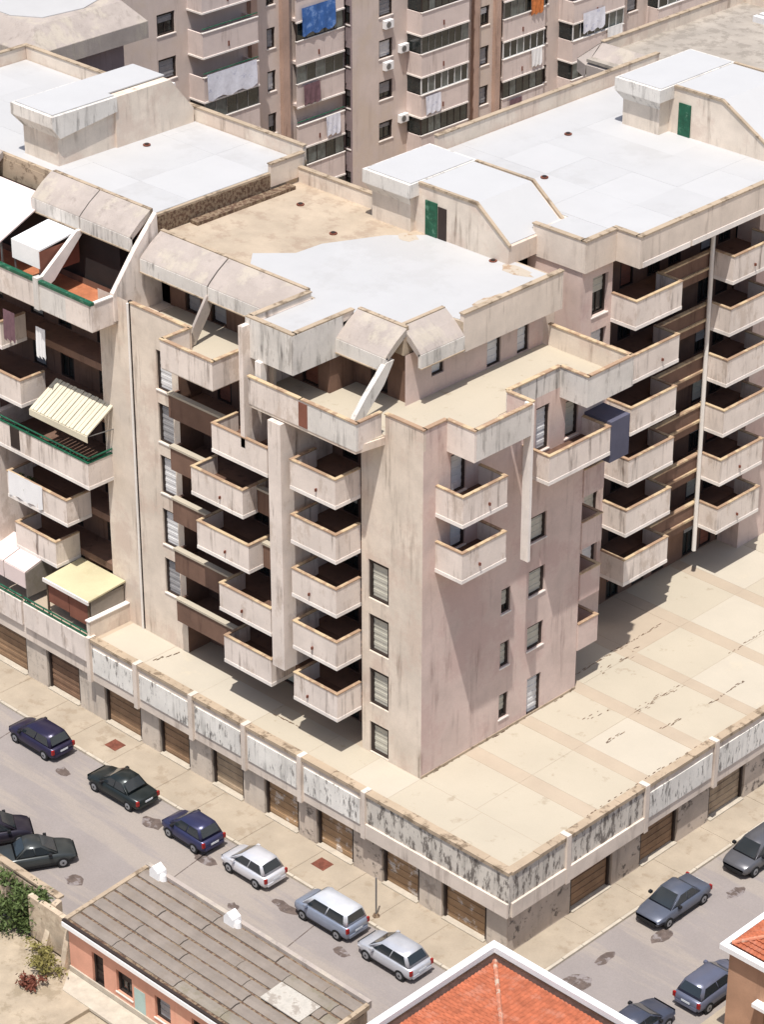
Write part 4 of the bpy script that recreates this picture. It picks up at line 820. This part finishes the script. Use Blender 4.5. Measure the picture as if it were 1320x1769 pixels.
# ------------------------------------------------------------------ parked cars
def car(x, y, rotz, L, Wd, Ht, kind, col, label, group, sky_roofcol=None):
    """front of the car points along +x before rotation"""
    t = thing('parked_car', label, 'car', (x, y, GZ), group); t.rotation_euler = (0, 0, rotz)
    ORG[t.name] = Vector((0, 0, 0))
    pm = paint('car_paint', col); h = Wd/2; zb = .30; belt = Ht*.60
    hood = {'hatch': .24, 'sedan': .27, 'van': .19}[kind]*L; boot = {'hatch': .03, 'sedan': .17, 'van': .015}[kind]*L
    xf, xr = L/2, -L/2
    st = [(xr, .42, belt-.12, .80), (xr+.10, zb, belt-.03, .93), (xr+L*.22, zb-.06, belt, 1.0), (0, zb-.08, belt, 1.0), (xf-hood, zb-.06, belt-.01, .99), (xf-hood*.45, zb, belt-.10, .95), (xf-.12, zb+.02, belt-.20, .86), (xf, .42, belt-.32, .72)]
    b = MB(); rings = []
    for sx, lo, hi, w in st:
        ww = h*w; mid = lo+(hi-lo)*.55
        ring = [(sx, -ww*.9, lo), (sx, -ww, lo+.16), (sx, -ww, mid), (sx, -ww*.96, hi-.07), (sx, -ww*.84, hi), (sx, ww*.84, hi), (sx, ww*.96, hi-.07), (sx, ww, mid), (sx, ww, lo+.16), (sx, ww*.9, lo)]
        rings.append(ring)
    for r in rings: b.v += r
    n = 10
    for i in range(len(rings)-1):
        for j in range(n): b.f.append((i*n+j, i*n+(j+1) % n, (i+1)*n+(j+1) % n, (i+1)*n+j))
    b.f.append(tuple(range(n))); b.f.append(tuple(range((len(rings)-1)*n, len(rings)*n)))
    body = obj('body', b, pm, t, smooth=False, bevel=.035)
    for f in body.data.polygons: f.use_smooth = True
    # cabin: base and roof outlines
    bx0, bx1 = xr+boot+.06, xf-hood+.12
    tx0 = bx0+{'hatch': .38, 'sedan': .62, 'van': .16}[kind]; tx1 = bx1-{'hatch': .78, 'sedan': .85, 'van': .62}[kind]
    wb, wt = h*.86, h*.68; z0, z1, z2 = belt-.03, Ht-.10, Ht
    c = MB()
    r0 = [(bx0, -wb, z0), (bx1, -wb, z0), (bx1, wb, z0), (bx0, wb, z0)]
    r1 = [(tx0, -wt, z1), (tx1, -wt, z1), (tx1, wt, z1), (tx0, wt, z1)]
    r2 = [(tx0+.2, -wt*.86, z2), (tx1-.28, -wt*.86, z2), (tx1-.28, wt*.86, z2), (tx0+.2, wt*.86, z2)]
    c.v += r0+r1+r2
    for k in (0, 4):
        for j in range(4): c.f.append((k+j, k+(j+1) % 4, k+4+(j+1) % 4, k+4+j))
    c.f.append((8, 9, 10, 11)); c.f.append((3, 2, 1, 0))
    cab = obj('cabin', c, paint('sky_pale_roof_paint', sky_roofcol) if sky_roofcol else pm, t, bevel=.03)  # separate pale roof colour paints in the reflected sky
    for f in cab.data.polygons: f.use_smooth = True
    def glass(name, q, s0, s1, t0, t1, off):
        a, b_, c_, d = (Vector(p) for p in q)      # a-b bottom edge, d-c top edge
        P = lambda s, tt: a.lerp(b_, s).lerp(d.lerp(c_, s), tt)
        nn = (b_-a).cross(d-a).normalized()
        if nn.dot((a+c_)/2-Vector((0, 0, .9))) < 0: nn = -nn
        pts = [P(s0, t0), P(s1, t0), P(s1, t1), P(s0, t1)]
        m = MB().prism([p+nn*.012 for p in pts], nn*.012)
        obj(name, m, M['cglass'], t)
    glass('windscreen', (r0[1], r0[2], r1[2], r1[1]), .07, .93, .10, .96, 0)
    glass('rear_window', (r0[0], r0[3], r1[3], r1[0]), .08, .92, .22, .93, 0)
    for q in ((r0[0], r0[1], r1[1], r1[0]), (r0[3], r0[2], r1[2], r1[3])):
        glass('side_window', q, .50, .90, .14, .92, 0); glass('side_window', q, .07, .47, .14, .92, 0)
    wr = .31
    for sx in (xf-.78, xr+.72):
        for sy in (-1, 1):
            w = obj('wheel', MB().tube((sx, sy*(h-.20), wr), (sx, sy*(h+.012), wr), wr, 16), M['tyre'], t)
            obj('rim', MB().tube((sx, sy*(h+.012), wr), (sx, sy*(h+.03), wr), wr*.62, 12, wr*.5), M['rim'], w)
            obj('hubcap', MB().tube((sx, sy*(h+.03), wr), (sx, sy*(h+.04), wr), .06, 8), M['trim'], w)
    for sy in (-1, 1):
        y0 = sy*h
        obj('headlight', MB().prism([(xf-.22, y0*.80, belt-.30), (xf-.06, y0*.56, belt-.34), (xf-.03, y0*.56, belt-.46), (xf-.19, y0*.82, belt-.42)], (.035, sy*.012, .012)), M['lamp'], t)
        obj('tail_light', MB().box(xr-.01, xr+.10, y0*.74, y0*.93, belt-.32, belt-.06), M['red'], t)
        obj('wing_mirror', MB().box(bx1-.55, bx1-.38, y0*.98, y0*.98+sy*.17, belt+.03, belt+.16), M['trim'] if sum(col) < 330 else pm, t)
        obj('sill_strip', MB().box(xr+1.05, xf-1.1, y0*.985, y0*1.006, .26, .36), M['trim'], t)
    obj('bumper', MB().box(xf-.10, xf+.03, -h*.66, h*.66, .34, .50), M['trim'], t)
    obj('bumper', MB().box(xr-.04, xr+.10, -h*.74, h*.74, .36, .52), pm, t)
    obj('number_plate', MB().box(xr-.055, xr-.042, -.26, .26, .60, .71), M['lamp'], t)
    return t
PI = math.pi
g1 = 'cars parked along the kerb of the left street'
car(-31.5, -3.75, PI, 4.0, 1.74, 1.50, 'hatch', (46, 42, 66), 'dark navy purple hatchback parked at the kerb below the terrace pergola', g1)
car(-24.6, -3.75, PI+.02, 4.2, 1.76, 1.46, 'sedan', (40, 46, 46), 'blackish green saloon parked at the kerb between the navy cars', g1)
car(-18.85, -3.85, PI-.02, 3.5, 1.72, 1.54, 'hatch', (54, 56, 86), 'short navy blue hatchback parked just left of the white roofed car', g1)
car(-14.3, -3.75, PI, 3.5, 1.70, 1.52, 'hatch', (206, 206, 210), 'silver white hatchback parked between the short navy and the blue grey car', g1)
car(-8.5, -3.85, PI+.01, 3.9, 1.74, 1.66, 'van', (138, 146, 162), 'pale blue grey people carrier parked beside the thin pole', g1, (210, 213, 219))
car(-3.95, -3.95, PI, 3.8, 1.74, 1.50, 'hatch', (186, 188, 194), 'silver hatchback parked last before the corner behind the tiled roof', g1)
g2 = 'cars parked across the left street beside the yard wall'
car(-23.1, -10.9, math.radians(60), 4.0, 1.76, 1.45, 'sedan', (62, 66, 66), 'dark grey green saloon parked at an angle beyond the yard wall', g2)
car(-26.3, -11.2, math.radians(60), 4.0, 1.76, 1.50, 'hatch', (48, 44, 54), 'blackish car at the left edge of the view beside the angled saloon', g2)
g3 = 'cars parked in the right hand street'
car(3.15, 9.05, -PI/2, 4.3, 1.78, 1.44, 'sedan', (96, 101, 114), 'slate grey saloon parked at the kerb facing the corner', g3)
car(3.6, 15.4, -PI/2, 4.0, 1.78, 1.55, 'hatch', (96, 96, 100), 'charcoal grey hatchback parked furthest along the right street', g3)
car(8.75, 5.1, PI/2, 4.0, 1.76, 1.50, 'hatch', (104, 108, 126), 'light blue grey car half hidden behind the tan house wall', g3)
car(8.1, .2, PI/2, 4.2, 1.76, 1.46, 'sedan', (80, 84, 98), 'dark blue grey car below the tiled roof at the bottom edge', g3)
p = thing('street_pole', 'thin grey pole standing on the pavement beside the blue grey people carrier', 'pole', (-7.1, -2.0, GZ+.12))
obj('post', MB().tube((-7.1, -2.0, GZ+.12), (-7.1, -2.0, GZ+2.5), .045, 8), M['metalg'], p)
obj('foot', MB().tube((-7.1, -2.0, GZ+.12), (-7.1, -2.0, GZ+.28), .2, 10, .12), M['seam'], p)

# ------------------------------------------------------------------ canopies, awnings, washing and other loose things
t = thing('terrace_pergola', 'cream roofed pergola with red brown blinds on the shop terrace by the dividing wall', 'pergola', (-33.4, 1.7, PT))
obj('roof', MB().prism([(-35.3, .15, 6.72), (-31.5, .15, 6.72), (-31.5, 3.2-.3, 6.95), (-35.3, 3.2-.3, 6.95)], (0, 0, .1)), M['cream'], t)
obj('roof_edge', MB().box(-35.36, -31.44, .08, .16, 6.62, 6.84), M['white_edge'], t)
obj('blind', MB().box(-35.2, -33.4, .3, .36, 5.3, 6.7), M['redbrown'], t); obj('blind', MB().box(-33.35, -31.7, .3, .36, 5.1, 6.7), M['redbrown'], t)
obj('side_mesh', MB().box(-31.62, -31.57, .4, 2.8, 5.75, 6.75), M['sheet2'], t)
for px, py in ((-35.2, .3), (-31.65, .3), (-35.2, 2.8), (-31.65, 2.8)): obj('post', MB().box(px-.05, px+.05, py-.05, py+.05, PT, 6.72), M['wood'], t)
t = thing('terrace_awning', 'pinkish white two panel awning on the shop terrace left of the cream pergola', 'awning', (-38.6, 1, PT))
for a, b in ((-40.6, -38.75), (-38.68, -36.8)): obj('panel', MB().prism([(a, -.0, 6.6), (b, -.0, 6.6), (b, 2.0, 7.1), (a, 2.0, 7.1)], (0, 0, .08)), M['pinkish'], t); obj('valance', MB().box(a, b, -.03, .0, 5.6, 6.62), M['pinkish'], t)
for px in (-40.5, -36.9): obj('post', MB().box(px-.04, px+.04, .1, .18, PT, 6.6), M['metalg'], t)
obj('side_sheet', MB().prism([(-36.8, .02, 5.0), (-36.8, 1.9, 5.0), (-36.8, 1.9, 7.05), (-36.8, .02, 6.58)], (.04, 0, 0)), M['sheet2'], t)
t = thing('ribbed_awning', 'cream ribbed awning sloping over the green railed balcony on the left block', 'awning', (-34.2, 2.2, 16.4))
n = 16
for i in range(n):
    a = -36.7+4.9*i/n; obj('rib_panel', MB().prism([(a+.02, 1.05, 16.6), (a+.27, 1.05, 16.6), (a+.27, 3.0, 17.75), (a+.02, 3.0, 17.75)], (0, 0, .06+.03*(i % 2))), M['creamr'], t)
obj('valance', MB().box(-36.7, -31.8, 1.0, 1.04, 16.25, 16.62), M['creamr'], t)
for px in (-36.6, -31.9): obj('arm', MB().tube((px, 1.1, 16.55), (px, 4.5, 16.2), .03, 6), M['metalg'], t)
t = thing('white_canopy', 'white boxy canopy on the terracotta roof terrace at far left', 'canopy', (-35.4, 3, TZ))
obj('roof', MB().prism([(-38.1, 1.7, 26.0), (-35.75, 1.7, 26.0), (-35.75, 4.6, 26.4), (-38.1, 4.6, 26.4)], (0, 0, .1)), M['white'], t)
obj('side_sheet', MB().box(-38.1, -35.8, 1.66, 1.7, 25.0, 26.1), M['white'], t)
obj('side_sheet', MB().box(-35.8, -35.76, 1.7, 4.4, 24.6, 26.0), M['redbrown'], t)
for px in (-38.0, -35.9): obj('post', MB().box(px-.04, px+.04, 1.74, 1.82, 23.23, 26.0), M['metalg'], t)
t = thing('sheet_canopy', 'pale sagging sheet canopy on the roof terrace at the left edge', 'canopy', (-41.5, 3, TZ))
obj('roof', MB().prism([(-43.6, 1.6, 25.8), (-39.0, 1.6, 25.6), (-39.0, 3.0, 26.2), (-39.3, 5.4, 27.0), (-43.6, 5.4, 27.0)], (0, 0, .08)), M['pinkish'], t)
for px in (-43.4, -39.1): obj('post', MB().box(px-.04, px+.04, 1.7, 1.78, 23.23, 25.6), M['metalg'], t)
def cloth(name, face, p, u0, u1, z0, z1, d, m, label, cat, group=None):
    r = random.Random(int(u0*77+z0*13)); mb = MB(); nu, nz = 10, 6; V = []
    for j in range(nz+1):
        for i in range(nu+1):
            u = u0+(u1-u0)*i/nu; z = z1+(z0-z1)*j/nz*(1+.08*math.sin(i*1.7))
            V.append(fp(face, p, u, d+.05*math.sin(i*1.9+j*.4)*(.3+j/nz), z))
    mb.v = V
    for j in range(nz):
        for i in range(nu): mb.f.append((j*(nu+1)+i, j*(nu+1)+i+1, (j+1)*(nu+1)+i+1, (j+1)*(nu+1)+i))
    return solo(name, mb, M[m], label, cat, group, smooth=True)
def bz(k): return fz(k)
cloth('awning', '+X', -62, 45.9, 49.2, 21.2, 23.2, .75, 'blue', 'faded blue sheet hanging over a balcony on the tall rear block', 'sheet')
cloth('laundry', '+X', -62, 36.1, 40.7, fz(6)-1.6, fz(6)+.25, 1.62, 'cloth', 'blue and white washing hung along the open balcony of the rear block', 'laundry')
cloth('awning', '+X', XF, 69.2, 70.6, 17.4, 18.9, .62, 'orange', 'orange striped cloth hanging from a balcony of the rear block', 'cloth')
cloth('laundry', '+X', XF, 74.2, 76.8, 15.0, 16.6, 1.62, 'cloth', 'white and pale blue washing on the rear block balcony at upper right', 'laundry')
cloth('laundry', '-Y', FY, -39.2, -36.2, 10.35, 11.85, 1.80, 'white', 'white sheets draped over a lower balcony of the left block', 'laundry')
cloth('laundry', '-Y', FY, -38.6, -37.6, 20.2, 22.0, 1.80, 'mauve', 'mauve blanket hanging from an upper balcony of the left block', 'laundry')
cloth('laundry', '-Y', FY, -36.6, -35.8, 19.6, 21.4, 1.2, 'white', 'small white towel hanging beside the mauve blanket on the left block', 'laundry')
for args in [(XF, 56.6, 58.2, fz(4)-1.5, fz(4)-.1, 1.62, 'cloth', 'pale washing hung low on the projecting glazed balcony of the rear block'),
             (XF, 67.0, 68.4, fz(3)-1.5, fz(3)-.2, .62, 'mauve', 'mauve rug hung over a rear block balcony between two pilasters'),
             (XF, 69.4, 70.6, fz(4)-1.3, fz(4)+.1, .62, 'white', 'white towel hung below the orange cloth on the rear block'),
             (XF, 77.2, 79.0, fz(4)-1.6, fz(4)+.2, 1.62, 'white', 'white sheets on the rightmost washing balcony of the rear block'),
             (-62, 46.0, 47.6, fz(5)-1.6, fz(5)-.1, .75, 'mauve', 'mauve cloth hanging under the blue sheet on the rear block'),
             (-62, 48.2, 49.6, fz(4)-1.4, fz(4)+.1, .75, 'cloth', 'small pale washing on a lower balcony under the mauve cloth')]:
    cloth('laundry', '+X', *args[:7], args[7], 'laundry')
def ac(y, z, p, label):
    t = thing('air_conditioner', label, 'air conditioner', (p+.2, y, z), 'air conditioners on the rear block')
    obj('case', MB().box(p+.03, p+.36, y-.42, y+.42, z, z+.6), M['white'], t)
    obj('fan_grille', MB().tube((p+.36, y-.1, z+.3), (p+.38, y-.1, z+.3), .23, 12), M['metalg'], t)
    obj('bracket', MB().box(p, p+.34, y-.36, y-.32, z-.05, z-.005), M['metalg'], t); obj('bracket', MB().box(p, p+.34, y+.32, y+.36, z-.05, z-.005), M['metalg'], t)
ac(54.1, fz(5)-.85, XF, 'white air conditioner under the second highest window of the plain wall on the rear block')
ac(54.1, fz(6)-.85, XF, 'white air conditioner under the topmost window of the plain wall on the rear block')
ac(55.7, fz(5)+.1, XF, 'upper white air conditioner beside the projecting glazed balcony of the rear block')
ac(55.7, fz(3)+1.0, XF, 'lower white air conditioner beside the projecting glazed balcony of the rear block')
ac(33.9, fz(6)-.75, -62, 'white air conditioner under the window at the left end of the rear block')
bush('potted_plant', -38.0, 1.6, 1.2, .35, .8, 350, 'leaf', 'dark green plants along the balcony with the white sheets', 'plant', z=10.7, size=.1)
bush('potted_plant', -20.2, 1.7, .3, .25, .5, 120, 'leaf', 'small green pot plant on a left column balcony of the corner block', 'plant', z=13.65, size=.08)
bush('potted_plant', -37.0, 1.8, .4, .3, .9, 160, 'leafd', 'yellowish pot plant on the terracotta terrace in front of the white canopy', 'plant', z=TZ, size=.09)
